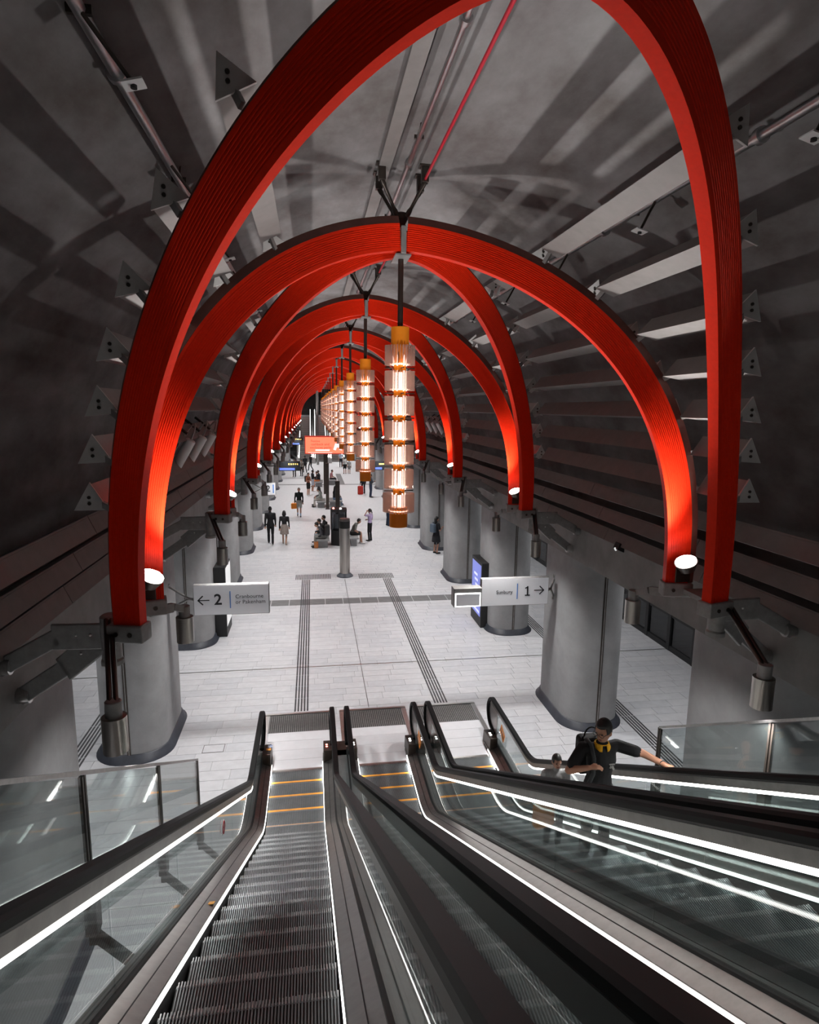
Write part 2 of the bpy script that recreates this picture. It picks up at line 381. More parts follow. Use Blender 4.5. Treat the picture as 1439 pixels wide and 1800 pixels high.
# ------------------------------------------------------------------ pendants
def make_pendant():
    t = thing('pendant_light', '', 'light')
    mb = MB(); mb.tube([(0, 0, ZT-0.05), (0, 0, 7.55)], 0.036, 12); mb.build('rod', 'dsteel', t)
    mb = MB(); mb.lathe([(0.117, 7.56), (0.12, 7.55), (0.12, 7.30), (0.07, 7.10)], n=28); mb.build('top_cap', 'orange', t)
    mb = MB(); mb.lathe([(0.125, 5.16), (0.125, 4.9), (0.12, 4.885)], n=28); mb.build('bottom_cap', 'orange', t)
    ztop, zbot, nm = 7.36, 5.06, 7; hgt = (ztop-zbot)/nm
    ring = MB(); nv = 30
    for k in range(nv):
        a = 2*PI*k/nv; R = Matrix.Rotation(a, 3, 'Z')
        ring.box(R @ Vector((0.175, 0, 0)), (0.055, 0.011, hgt-0.07), R)
    rm = ring.mesh('glass_ring', 'vane')
    core = MB(); core.lathe([(0.038, -hgt/2+0.03), (0.038, hgt/2-0.03)], n=12)
    for k in range(6):
        a = 2*PI*k/6; core.tube([(0.085*math.cos(a), 0.085*math.sin(a), -hgt/2+0.03), (0.085*math.cos(a), 0.085*math.sin(a), hgt/2-0.03)], 0.011, 6)
    cm = core.mesh('light_core', 'core')
    disc = MB(); disc.lathe([(0.0, 0.0), (0.135, 0.0), (0.14, 0.012), (0.0, 0.014)], n=24); dm = disc.mesh('light_disc', 'corehot')
    slit = MB()  # thin dark bars added as the unlit slits in the glowing core
    for k in range(3):
        a = 2*PI*k/3-1.9; slit.box((0.1*math.cos(a), 0.1*math.sin(a), 0), (0.008, 0.012, hgt-0.07), Matrix.Rotation(a, 3, 'Z'))
    sm = slit.mesh('dark_slit', 'dsteel')
    col = MB(); col.lathe([(0.083, -0.052), (0.083, 0.042)], n=20); colm = col.mesh('collar', 'orange')
    spk = MB()
    for k in range(4):
        a = 2*PI*k/4+0.1; spk.tube([(0.08*math.cos(a), 0.08*math.sin(a), 0), (0.205*math.cos(a), 0.205*math.sin(a), 0)], 0.009, 6)
    spm = spk.mesh('spoke', 'dsteel')
    for j in range(nm):
        zc = zbot+hgt*(j+0.5)
        g = link('glass_ring', rm, t, (0, 0, zc))
        if j == 0: g.scale = (1.08, 1.08, 1)
        link('light_core', cm, t, (0, 0, zc)); link('dark_slit', sm, t, (0, 0, zc))
        link('light_disc', dm, t, (0, 0, zbot+hgt*j+0.045))
        if j: link('collar', colm, t, (0, 0, zbot+hgt*j)); link('spoke', spm, t, (0, 0, zbot+hgt*j))
    return t
p0 = make_pendant()
for i in range(NB-1):
    lab = 'orange capped glass pendant light, %s in the row from the viewer' % ORD[i]
    loc = (XC, Y0+D*i+D/2, 0)
    if i == 0: p0.location = loc; p0['label'] = lab; p0['group'] = 'pendant lights along the hall axis'
    else: dup(p0, lab, loc, 'pendant lights along the hall axis')

# ------------------------------------------------------------------ foot brackets, uplights, downlights
def make_bracket(s):
    t = thing('arch_bracket', '', 'bracket')
    pv = Vector((s*2.95, -0.05, 0))
    mb = MB(); mb.lathe([(0.085, 4.22), (0.095, 4.22), (0.095, 4.26), (0.085, 4.28), (0.085, 4.66), (0.06, 4.68)], pv, 16); mb.build('pivot', 'galv', t)
    for (y, z) in ((0.04, 4.2), (0.35, 3.78)):
        a = pv+Vector((s*0.05, 0, 4.48)); b = Vector((s*3.9, y, z)); k = a.lerp(b, 0.45)+Vector((0, 0, 0.12 if z > 4 else -0.03))
        for q0, q1, ww in ((a, k, 0.24), (k, b, 0.16)):
            mb = MB(); mb.bar(q0, q1+(q1-q0).normalized()*0.05, 0.035, ww); ar = bevel(mb.build('arm', 'galv', t), 0.012)
        mb = MB(); mb.tube([b+Vector((s*0.04, 0, 0)), b+Vector((-s*0.07, 0, 0))], 0.075, 18); mb.build('disc', 'steel', ar)
        mb = MB()
        for f in (0.3, 0.6): q = a.lerp(k, f); mb.sphere(q+Vector((0, -0.02, 0.02)), 0.014, 8, 6)
        mb.build('bolt', 'steel', ar)
    mb = MB(); mb.box((s*2.83, 0, 4.62), (0.22, 0.42, 0.05)); mb.build('tie_plate', 'galv', t)
    return t
def make_uplight(s):
    t = thing('uplight', '', 'light'); c = Vector((s*2.60, 0.03, 4.99)); n = Vector((-s*0.42, -0.2, 0.88)).normalized()
    mb = MB(); mb.tube([c-n*0.1, c-n*0.02, c+n*0.0], [0.075, 0.105, 0.115], 20); mb.build('housing', 'dsteel', t)
    mb = MB(); mb.tube([c+n*0.001, c+n*0.012], 0.102, 20); mb.build('lens', 'lamp', t)
    mb = MB(); mb.bar(c-n*0.08, (s*2.70, 0.22, 4.82), 0.05, 0.03); mb.box((s*2.70, 0.215, 4.82), (0.16, 0.02, 0.2)); mb.build('mount', 'dsteel', t)
    spot('uplight_beam', t, c+n*0.05, Vector((-s*0.46, 0.14, 0.88)), P_UP, math.radians(98), 1.0, 0.05)
    return t
def cyl_light(t, c, body='brass'):
    mb = MB(); mb.lathe([(0.082, 0), (0.087, 0), (0.087, 0.27), (0.058, 0.272)], c, 24); mb.build('can', body, t)
    mb = MB(); mb.lathe([(0.058, 0.27), (0.058, 0.385), (0.05, 0.39)], c, 20); mb.build('neck', 'galv', t)
    mb = MB(); mb.lathe([(0.0, -0.001), (0.078, -0.001)], c, 20); mb.build('lens', 'lamptube', t)
def make_armlight(s):
    t = thing('downlight', '', 'light'); c = Vector((s*2.5, 0.82, 4.07)); cyl_light(t, c)
    mb = MB(); e = c+Vector((0, 0, 0.35)); mb.bar((s*2.72, 0.34, 4.56), (s*2.56, 0.58, 4.52), 0.05, 0.09); mb.bar((s*2.56, 0.6, 4.52), e, 0.045, 0.07); mb.build('arm', 'galv', t)
    spot('downlight_beam', t, c+Vector((0, 0, -0.03)), (0, 0, -1), P_DOWN, math.radians(125), 0.8, 0.08)
    return t
def make_rodlight(s):
    t = thing('downlight', '', 'light'); c = Vector((s*2.6, -1.2, 4.02)); cyl_light(t, c)
    mb = MB(); a = Vector((s*2.93, -0.15, 4.66)); b = c+Vector((0, 0, 0.37))
    for o in (-0.022, 0.022): mb.tube([a+Vector((o, 0, 0)), b+Vector((o, 0, 0))], 0.02, 8)
    mb.build('rod', 'dsteel', t)
    spot('downlight_beam', t, c+Vector((0, 0, -0.03)), (0, 0, -1), P_DOWN, math.radians(125), 0.8, 0.08)
    return t
for s in (-1, 1):
    for fn, lb, gp in ((make_bracket, 'forked grey steel bracket at the foot of the %s arch pair on the %s', 'arch foot brackets'), (make_uplight, 'bright round uplight at the foot of the %s arch pair on the %s', 'arch uplights'), (make_armlight, 'short bronze can downlight on an arm beside the %s arch foot on the %s', 'bronze downlights'), (make_rodlight, 'bronze can downlight on a slanting rod below the %s arch foot on the %s', 'bronze downlights')):
        o0 = fn(s)
        for i in range(NB):
            lab = lb % (ORD[i], side_word(s)); loc = (XC, Y0+D*i, 0)
            if i == 0: o0.location = loc; o0['label'] = lab; o0['group'] = gp
            else: dup(o0, lab, loc, gp)
        if gp == 'bronze downlights': dup(o0, ('short bronze can downlight on an arm' if fn is make_armlight else 'bronze can downlight on a slanting rod')+' added unseen behind the viewer on the '+side_word(s), (XC, Y0-D, 0), gp)  # extra downlights added out of view to brighten the near escalators

# ------------------------------------------------------------------ triangular baffle beams and louvres
def ring_pt(t): return Vector((3.0*math.cos(t)**1.15, 0, AZ0+4.36*math.sin(t)**0.85))
TB = []
for sl in (0.671, 0.42, 0.24, 0.11, 0.0, -0.095, -0.187):
    best = min((abs((ring_pt(PI/2*k/800).z-6.5) - sl*(XC+ring_pt(PI/2*k/800).x)), k) for k in range(1, 800)); TB.append(PI/2*best[1]/800)
def make_beam(t, s, y0, y1, cap):
    p = ring_pt(t); el = math.degrees(t); rot = math.radians(30-(el-10)*0.6); side = 0.235; R = side/math.sqrt(3)
    pts = [(R*math.cos(rot+PI+2*PI*k/3), R*math.sin(rot+PI+2*PI*k/3)) for k in range(3)]     # apexes; local +x = outward
    th = thing('baffle_beam', '', 'beam', (XC+s*p.x, 0, p.z))
    mb = MB(); ins = [(s*a, b) for a, b in pts]
    fr = [(Vector((0, y, 0)), Vector((1, 0, 0)), Vector((0, 0, 1))) for y in (y0, y1)]
    mb.sweep(ins, fr); mb.build('casing', 'louvre', th)
    if cap:
        mb = MB(); mb.sweep([(a*1.12, b*1.12) for a, b in ins], [(Vector((0, y, 0)), Vector((1, 0, 0)), Vector((0, 0, 1))) for y in (y0-0.02, y0)])
        cp = mb.build('end_cap', 'capgrey', th)
        mb = MB()
        for b in (-0.02, 0.03): mb.tube([(s*0.01, y0-0.03, b), (s*0.01, y0-0.015, b)], 0.014, 8)
        mb.build('bolt', 'dsteel', cp)
        inw = Vector((-s*p.x, 0, AZ0-p.z)).normalized()
        for yy, q in ((y0+0.05, -1), (y1-0.03, 1)):
            mb = MB(); mb.bar((0, yy, 0), inw*0.17+Vector((0, yy+q*0.10, 0)), 0.03, 0.05)
            mb.build('strut', 'galv', th)
    return th
ELV = ['topmost', 'second from the top', 'third from the top', 'fourth from the top', 'fifth from the top', 'sixth from the top', 'lowest']
for s in (-1, 1):
    for j, t in enumerate(TB):
        dyl = LEAN*math.sin(t)**KL
        for i in range(8):
            yc = Y0+D*i
            va, vb = yc-FOOT-dyl+0.08, yc+FOOT+dyl-0.10
            la, lb_ = yc+FOOT+dyl+0.24, yc+D-FOOT-dyl-0.28
            if va < vb: tag(make_beam(t, s, va, vb, i < 4), '%s grey triangular beam on the %s vault, inside the %s arch pair' % (ELV[j], side_word(s), ORD[i]), 'beam', 'triangular vault beams')
            if lb_-la > 0.3 and i < 7: tag(make_beam(t, s, la, lb_, i < 3), '%s grey triangular beam on the %s vault, just beyond the %s arch pair' % (ELV[j], side_word(s), ORD[i]), 'beam', 'triangular vault beams')
    lv = thing('louvre_bank', 'three long grey louvre strips above the %s edge beam' % side_word(s), 'louvre', (0, 0, 0))
    for k, (x, z) in enumerate(((3.62, 5.16), (3.8, 4.74), (3.93, 4.36))):
        mb = MB(); L = D/2-0.015
        R = Matrix.Rotation(math.radians(24)*s, 3, 'Y'); mb.box((0, 0, 0), (0.05, L, 0.2), R); mb.box((s*0.14, 0, 0.06), (0.26, L, 0.02), R)
        mm = mb.mesh('louvre_panel', 'louvre')
        for q in range(22): link('louvre_panel', mm, lv, (XC+s*x, -1.0+D/2*(q+0.5), z))

# ------------------------------------------------------------------ pipes under the vault
def pipe(name, label, x, z, r, m, y0=-3, y1=75, step=2.745, clip=True):
    t = thing(name, label, 'pipe')
    mb = MB(); mb.tube([(x, y0, z), (x, y1, z)], r, 10); mb.build('tube', m, t)
    if clip:
        cm = MB(); cm.lathe([(r*1.6, -0.03), (r*1.6, 0.03)], n=12); cm = cm.mesh('coupling', m)
        cl = MB(); cl.tube([(0, 0, 0), (0.02, 0, 0.14)], 0.01, 6); cl.box((0, 0, 0), (r*3.4, 0.03, r*1.2)); cl = cl.mesh('clip', 'dsteel')
        for k in range(9):
            link('coupling', cm, t, (x, 2.2+step*k, z), (PI/2, 0, 0)); link('clip', cl, t, (x, 1.5+step*k, z))
    return t
pipe('conduit', 'silver conduit running under the crown of the vault', 1.15, 9.33, 0.03, 'pipe')
pipe('sprinkler_pipe', 'thin dark red sprinkler pipe under the crown of the vault', 1.43, 9.33, 0.018, 'redpipe', clip=False)
mb = MB(); mb.b2((0.85, -3, 9.44), (1.0, 75, 9.5)); tag(mb.build('cable_tray', 'louvre'), 'flat grey cable tray beside the silver crown conduit', 'tray')
for s, x, z in ((-1, -1.3, 8.75), (1, 3.62, 8.72)):
    pipe('conduit', 'silver conduit running along the upper %s side of the vault' % side_word(s), x, z, 0.042, 'pipe')
    for k in range(5):
        t = thing('sensor_plate', 'small square white plate on a rod under the %s conduit, %s from the viewer' % (side_word(s), ORD[k]), 'plate', (x, 4.2+2.3*k, z), 0, 'white plates under the conduits')
        e = Vector((-s*0.22, -0.1, -0.36)) if s > 0 else Vector((0.24, 0.2, -0.30))
        mb = MB(); mb.tube([(0, 0, 0), e], 0.014, 6); mb.build('rod', 'dsteel', t)
        mb = MB(); mb.box(e, (0.13, 0.13, 0.012), Matrix.Rotation(0.25*s, 3, 'Y')); mb.build('plate', 'white', t)
        mb = MB(); mb.lathe([(0.02, -0.02), (0.02, 0.0)], e+Vector((0, 0, -0.005)), 10); mb.build('sensor', 'black', t)

# ------------------------------------------------------------------ tubular speakers
def make_speaker():
    t = thing('tube_speaker', '', 'speaker')
    mb = MB(); n = 24
    vs = []
    for rr in (1.0, 0.8):
        for y in (-0.012, 0.012): vs += [(rr*0.07*math.cos(2*PI*k/n) if rr == 1 else 0.045*math.cos(2*PI*k/n), y, (0.42 if rr == 1 else 0.38)*math.sin(2*PI*k/n)) for k in range(n)]
    fs = []
    for a, b in ((0, 1), (1, 3), (3, 2), (2, 0)): fs += [(a*n+k, a*n+(k+1) % n, b*n+(k+1) % n, b*n+k) for k in range(n)]
    mb.add(vs, fs); mb.build('oval_ring', 'steel', t)
    mb = MB(); mb.lathe([(0.05, -0.23), (0.066, -0.215), (0.066, 0.215), (0.05, 0.23)], (0.055, 0.0, -0.02), 20); mb.build('tube', 'white', t)
    mb = MB(); mb.tube([(-0.02, 0, 0.25), (-0.3, 0, 0.3)], 0.02, 8); mb.build('stem', 'dsteel', t)
    return t
sp = make_speaker(); k = 0
for s, ys, x in ((-1, (8.35, 9.25, 10.15), 2.86), (1, (19.2, 20.1, 21.0), 2.86)):
    for q, y in enumerate(ys):
        lab = 'white tubular speaker in an oval ring on the %s, %s of its trio' % (side_word(s), ('nearest', 'middle', 'farthest')[q])
        o = sp if k == 0 else dup(sp, lab); k += 1
        o['label'] = lab; o['group'] = 'tubular speakers'; o.location = (XC+s*x, y, 5.92)
        o.rotation_euler = (0, math.radians(30), 0) if s < 0 else (0, math.radians(30), PI)

# ================================================================== FLOOR MARKINGS
def tactile(label, x0, x1, y0, y1, seg, nbar=5):
    t = thing('tactile_strip', label, 'tactile strip', ((x0+x1)/2, 0, 0), 0, 'tactile strips on the floor')
    wb = (x1-x0)/(nbar*2-1); n = max(1, int(round((y1-y0)/seg))); L = (y1-y0)/n
    mb = MB(); mb.b2((-wb/2, -L/2+0.012, -0.004), (wb/2, L/2-0.012, 0.006)); m = mb.mesh('bar', 'tact')
    for b in range(nbar):
        for k in range(n): link('bar', m, t, (x0+wb/2+b*2*wb-(x0+x1)/2, y0+L*(k+0.5), 0))
    return t
tactile('five-line black tactile strip leading from the left escalator', -0.47, -0.17, 12.7, 23.2, 0.61)
tactile('five-line black tactile strip leading from the right escalator', 2.62, 2.92, 12.7, 23.1, 0.61)
tactile('five-line black tactile strip along the left platform', -4.56, -4.26, 9.0, 45, 1.2)
tactile('five-line black tactile strip along the right platform', 6.5, 6.8, 8.0, 45, 1.2)
tactile('black ribbed tactile pad left of the tall bollard', -0.72, 0.62, 23.25, 23.95, 0.7, 22)
tactile('black ribbed tactile pad right of the tall bollard', 1.72, 3.06, 23.15, 23.85, 0.7, 22)
t = thing('dark_tile_band', 'dark grey tiled band crossing the concourse floor', 'tile band')
mb = MB(); mb.b2((-0.29, -0.31, -0.01), (0.29, 0.31, 0.002)); m = mb.mesh('tile', 'darktile')
for k in range(29): link('tile', m, t, (XL+0.3+0.6*k, 20.42, 0))
mb = MB(); mb.b2((XL, 15.02, -0.01), (XR, 15.06, 0.003)); tag(mb.build('expansion_joint', 'steel'), 'thin steel expansion joint running across the floor', 'joint')
mb = MB(); mb.b2((1.14, 12.7, -0.01), (1.152, 23.1, 0.002)); tag(mb.build('floor_joint', 'dsteel'), 'thin dark joint down the middle of the floor', 'joint')
t = thing('floor_hatch', 'square access hatch outline in the floor by the left column', 'hatch', (-1.96, 11.42, 0))
mb = MB()
for a, b in (((-0.2, -0.14, 0), (0.2, -0.13, 0.003)), ((-0.2, 0.13, 0), (0.2, 0.14, 0.003)), ((-0.2, -0.14, 0), (-0.19, 0.14, 0.003)), ((0.19, -0.14, 0), (0.2, 0.14, 0.003))): mb.b2(a, b)
mb.build('frame', 'dsteel', t); mb = MB(); mb.b2((-0.19, -0.13, 0), (0.19, 0.13, 0.002)); mb.build('lid', 'tile', t)
mb = MB(); mb.b2((XL, 53, -0.01), (XR, 53.5, 0.002)); mb.b2((2.2, 53.5, -0.01), (2.7, 62, 0.002)); tag(mb.build('floor_band', 'darktile'), 'dark floor band before the far escalators', 'tile band')

# ------------------------------------------------------------------ platform screen doors
for s in (-1, 1):
    x = XR-0.1 if s > 0 else XL+0.1
    t = thing('platform_screen_doors', 'black framed glazed screen doors along the %s platform' % side_word(s), 'screen doors', (x, 0, 0))
    mb = MB(); mb.b2((-0.06, 5, 0), (0.06, 60, 0.14)); mb.build('sill', 'black', t)
    mb = MB(); mb.b2((-0.08, 5, 2.2), (0.08, 60, 2.6)); mb.build('header', 'black', t)
    mb = MB(); mb.b2((-0.02, -0.5, 0.14), (0.02, 0.5, 2.2)); pm = mb.mesh('pane', 'door')
    mb = MB(); mb.b2((-0.07, -0.07, 0.0), (0.07, 0.07, 2.2)); mm = mb.mesh('mullion', 'black')
    mb = MB(); mb.b2((-0.05, -0.5, 0.95), (0.05, 0.5, 1.02)); rm = mb.mesh('rail', 'black')
    mb = MB(); mb.sphere((-s*0.08, -0.03, 1.05), 0.02, 8, 6); mb.sphere((-s*0.08, 0.03, 1.05), 0.02, 8, 6); lm = mb.mesh('latch', 'steel')
    for k in range(32):
        y = 7.0+1.14*k; link('pane', pm, t, (0, y+0.57, 0)); link('rail', rm, t, (0, y+0.57, 0)); mu = link('mullion', mm, t, (0, y, 0))
        if k % 2: link('latch', lm, mu)
# platform lamps hidden above the beams' lower edge
    for k in range(8):
        xx = XC+s*6.6
        t = thing('platform_lamp', 'long white lamp under the %s platform ceiling, %s from the viewer' % (side_word(s), ORD[k]), 'light', (xx, 5+6*k, 3.7), 0, 'platform ceiling lamps')
        mb = MB(); mb.box((0, 0, -0.03), (0.16, 3.0, 0.06)); mb.build('body', 'white', t)
        mb = MB(); mb.box((0, 0, -0.065), (0.12, 2.9, 0.012)); mb.build('tube', 'lamptube', t)
        l = bpy.data.lights.get('platform_light') or bpy.data.lights.new('platform_light', 'AREA')
        l.shape = 'RECTANGLE'; l.size = 0.14; l.size_y = 2.9; l.energy = P_SIDE; link('platform_light', l, t, (0, 0, -0.09))

# ================================================================== NEAR ESCALATORS
S30 = math.tan(math.radians(30))
def prof(y, y0, R):
    L = R*math.tan(math.radians(15))
    if y >= y0+L: return 0.0
    if y <= y0+L-R*math.sin(math.radians(30)): return S30*(y0-y)
    return R-math.sqrt(max(0, R*R-(y0+L-y)**2))
def nose(y): return prof(y, 8.83, 1.6)
def rail_z(y): return 0.90+prof(y, 8.80, 0.9)
YEND, YTOP = 10.93, -2.6
def samples(y0, y1, d=0.35):
    n = max(2, int((y1-y0)/d)); ys = [y0+(y1-y0)*i/n for i in range(n+1)]
    ys += [7.9+0.09*i for i in range(18) if y0 < 7.9+0.09*i < y1]
    return sorted(set(round(v, 4) for v in ys))
def path_frames(x, ys, zf, dz=0):
    fr = []
    for y in ys:
        e = 0.02; t = Vector((0, 2*e, zf(y+e)-zf(y-e))).normalized(); fr.append((Vector((x, y, zf(y)+dz)), Vector((1, 0, 0)), Vector((0, -t.z, t.y))))
    return fr
def rail_frames(x):
    ys = samples(YTOP, YEND); fr = path_frames(x, ys, rail_z); R = 0.30
    for i in range(1, 15):
        a = PI/2 - PI*i/14; c = Vector((x, YEND, 0.90-R)); d = Vector((0, math.cos(a), math.sin(a))); fr.append((c+d*R, Vector((1, 0, 0)), d))
    for q in (0.1, 0.2): fr.append((Vector((x, YEND-q, 0.30)), Vector((1, 0, 0)), Vector((0, 0, -1))))
    return fr
HR = [(-0.036, -0.034), (-0.046, -0.02), (-0.046, 0.008), (-0.034, 0.026), (0.034, 0.026), (0.046, 0.008), (0.046, -0.02), (0.036, -0.034)]
PITCH = 0.385
def step_mesh():
    mb = MB(); nr = 54; wd = 0.45; sec = []
    for k in range(nr):
        a = -wd+2*wd*k/nr; b = 2*wd/nr; sec += [(a, -0.010), (a+b*0.40, -0.010), (a+b*0.5, 0), (a+b*0.9, 0)]
    sec.append((wd, -0.009)); n = len(sec)
    ys = [(-PITCH+0.0, 0), (0, 0), (0.0, -0.02), (-0.02, -0.22)]
    vs = [(x, y, z+zz) for y, zz in ys for x, z in sec]
    mb.add(vs, [(k*n+i, k*n+i+1, (k+1)*n+i+1, (k+1)*n+i) for k in range(3) for i in range(n-1)])
    mb.cur = 1; mb.b2((-wd, -PITCH, -0.06), (wd, -0.02, -0.0085)); return mb.mesh('step', ['stepm', 'black'])
STEP = step_mesh()
mb = MB(); mb.b2((-0.45, -PITCH, -0.002), (0.45, -PITCH+0.045, 0.003)); YLINE = mb.mesh('edge_line', 'yellow')
mb = MB()
for q in range(54): mb.b2((-0.45+0.9*(q+0.5)/54, -0.022, -0.004), (-0.45+0.9*(q+0.92)/54, 0.012+0.004*(q % 2), 0.0022))
NOSING = mb.mesh('nosing', 'nosing')
def profile_sheet(mb, xa, za, xb, zb, ys, zf):
    vs = []
    for y in ys: vs += [(xa, y, zf(y)+za), (xb, y, zf(y)+zb)]
    mb.add(vs, [(2*k, 2*k+1, 2*k+3, 2*k+2) for k in range(len(ys)-1)])
ECX = (-0.352, 1.215, 2.79)
def escalator(k, label):
    cx = ECX[k]; t = thing('escalator', label, 'escalator', (cx, 0, 0), 0, 'near escalators')
    for q in range(34):
        yf = 10.49-PITCH*q
        if yf < YTOP+0.4: break
        z = nose(yf)-0.004 if q > 0 else 0
        st = link('step', STEP, t, (0, yf, z)); link('edge_line', YLINE, st); link('nosing', NOSING, st)['kind'] = 'stuff'
    # landing
    for q in range(4):
        mb = MB(); mb.b2((-0.60, 10.50+0.335*q, -0.01), (0.60, 10.50+0.335*(q+1)-0.006, 0.006)); mb.build('landing_plate', 'landing', t)
    mb = MB(); mb.b2((-0.45, 10.47, -0.01), (0.45, 10.515, 0.008))
    for q in range(60): mb.b2((-0.445+q*0.015, 10.44, 0.0), (-0.438+q*0.015, 10.475, 0.006))
    mb.build('comb', 'steel', t)
    gr = MB(); gr.b2((-0.62, 11.84, -0.01), (0.62, 12.56, 0.004)); gr.build('grille_tray', 'black', t)
    gr = MB(); nx, ny = 30, 15
    for a in range(nx):
        for b in range(ny): gr.b2((-0.615+a*1.23/nx, 11.85+b*0.70/ny, 0), (-0.615+a*1.23/nx+0.026, 11.85+b*0.70/ny+0.028, 0.007))
    gr.build('grille', 'galv', t)['kind'] = 'stuff'
    fm = MB(); fm.b2((-0.72, 12.57, -0.01), (0.72, 12.63, 0.02)); fm.b2((-0.72, 10.5, -0.01), (-0.63, 12.57, 0.009)); fm.b2((0.63, 10.5, -0.01), (0.72, 12.57, 0.009)); fm.build('landing_frame', 'steel', t)
    ys = samples(YTOP, YEND-0.05)
    for s in (-1, 1):
        outer = (k == 0 and s < 0) or (k == 2 and s > 0)
        xg = s*0.645
        mb = MB(); mb.sweep(HR, rail_frames(xg), smooth=False); mb.build('handrail', 'rubber', t)
        fr = path_frames(xg, samples(YTOP, YEND), rail_z)
        mb = MB(); mb.sweep([(-s*0.03, -0.100), (-s*0.006, -0.100), (-s*0.006, -0.130), (s*0.03, -0.130), (s*0.034, -0.036), (-s*0.034, -0.036)], fr); mb.build('rail_guide', 'trough' if (k, s) in ((0, 1), (1, -1)) else 'deck', t)
        if not (k == 0 and s > 0):
            mb = MB(); mb.sweep([(-s*0.032, -0.126), (-s*0.008, -0.126), (-s*0.008, -0.102), (-s*0.032, -0.102)], path_frames(xg, samples(YTOP, 8.85), rail_z)); mb.build('rail_led', 'led', t)
        edges = [-2.6+1.35*q for q in range(11)]; edges = [e for e in edges if e < 10.4]+[10.93]
        for a, b in zip(edges[:-1], edges[1:]):
            mb = MB()
            for dx in (-0.006, 0.006):
                vs = []; yy = samples(a+0.004, b-0.004, 0.3)
                for y in yy: vs += [(xg+dx, y, nose(y)+0.14), (xg+dx, y, rail_z(y)-0.086)]
                mb.add(vs, [(2*q, 2*q+1, 2*q+3, 2*q+2) for q in range(len(yy)-1)])
            mb.add([(xg-0.006, b-0.004, nose(b)+0.14), (xg+0.006, b-0.004, nose(b)+0.14), (xg+0.006, b-0.004, rail_z(b)-0.086), (xg-0.006, b-0.004, rail_z(b)-0.086)], [(0, 1, 2, 3)])
            mb.build('glass_panel', 'glass', t)
        # newel infill
        mb = MB(); n = 14
        pts = [(YEND+0.25*math.cos(PI/2-PI*i/n), 0.60+0.25*math.sin(PI/2-PI*i/n)) for i in range(n+1)] 
        if k == 2 or (k == 1 and s > 0): pts = [(YEND-0.28, 0.84)]+pts+[(YEND-0.28, 0.2)]
        vs = [(xg+dx, y, z) for dx in (-0.009, 0.009) for y, z in pts]; m_ = len(pts)
        mb.add(vs, [tuple(range(m_)), tuple(range(2*m_-1, m_-1, -1))]+[(i, (i+1) % m_, m_+(i+1) % m_, m_+i) for i in range(m_)])
        mb.build('newel_panel', 'steel' if (k == 2 or (k == 1 and s > 0)) else 'glass', t)
        # decks and skirt
        mb = MB(); profile_sheet(mb, s*0.464, 0.03, s*0.464, 0.073, ys, nose); profile_sheet(mb, s*0.464, 0.073, s*0.475, 0.069, ys, nose); profile_sheet(mb, s*0.475, 0.069, s*0.55, 0.105, ys, nose); profile_sheet(mb, s*0.556, 0.105, s*0.63, 0.14, ys, nose); mb.build('inner_deck', 'deck', t)
        mb = MB(); mb.sweep([(0, -0.004), (s*0.006, -0.004), (s*0.006, 0.004), (0, 0.004)], path_frames(s*0.55, ys, nose, 0.105)); mb.build('deck_seam', 'black', t)
        mb = MB(); profile_sheet(mb, s*0.462, -0.35, s*0.462, 0.04, ys, nose); mb.build('skirt', 'black', t)
        mb = MB(); mb.sweep([(-0.003, -0.013), (0.003, -0.013), (0.003, 0.013), (-0.003, 0.013)], path_frames(s*0.4595, samples(YTOP, 10.6), nose, 0.050)); mb.build('skirt_led', 'led', t)
        mb = MB(); mb.sweep([(-0.02, -0.03), (0.02, -0.03), (0.02, 0.02), (-0.02, 0.02)], path_frames(s*0.645, ys, nose, 0.135)); mb.build('glass_shoe', 'black', t)
        if outer:
            xo = s*0.77
            mb = MB(); profile_sheet(mb, s*0.655, 0.14, xo, 0.10, ys, nose); profile_sheet(mb, xo, 0.10, xo, -0.95, [y for y in ys if y < 9.6], nose); mb.build('side_cladding', 'clad', t)
        else:
            mb = MB(); profile_sheet(mb, s*0.66, 0.10, s*0.783, 0.10, ys, nose); mb.build('outer_deck', 'clad', t)
            mb = MB(); mb.b2((s*0.66, 10.7, 0), (s*0.783, 11.2, 0.1)); mb.build('deck_end', 'dsteel', t)
        mb = MB(); mb.b2((s*0.474-0.004, 10.05, 0.015), (s*0.474+0.004, 10.40, 0.045)); mb.v = [(x-s*0.016, y, z) for x, y, z in mb.v]; mb.build('comb_light', 'comblight', t)
        # inlet box
        mb = MB(); mb.poly([(10.55, 0.0), (11.02, 0.0), (10.98, 0.26), (10.5, 0.33)], 0, 0.15)
        mb.v = [(s*(0.475+p[2]), p[0], p[1]) for p in mb.v]; ib = bevel(mb.build('inlet_box', 'dsteel', t), 0.01)
        if s < 0 and k == 0:
            mb = MB()
            for q in range(6):
                for r in range(3): mb.cur = (q+r) % 2; mb.box((s*0.51+r*0.03-0.02, 10.80+q*0.022, 0.296-q*0.0032), (0.026, 0.018, 0.004))
            mb.build('sticker', ['blue', 'white'], ib)
            mb = MB(); mb.box((s*0.52, 10.72, 0.309), (0.085, 0.075, 0.004)); mb.build('warning_sticker', 'yellow', ib)
        else:
            mb = MB()
            for q in (0.68, 0.75): mb.sphere((s*0.535, 10.0+q, 0.308), (0.022, 0.022, 0.008), 10, 6)
            mb.build('indicator', 'redled' if k == 0 else 'whiteled', ib)
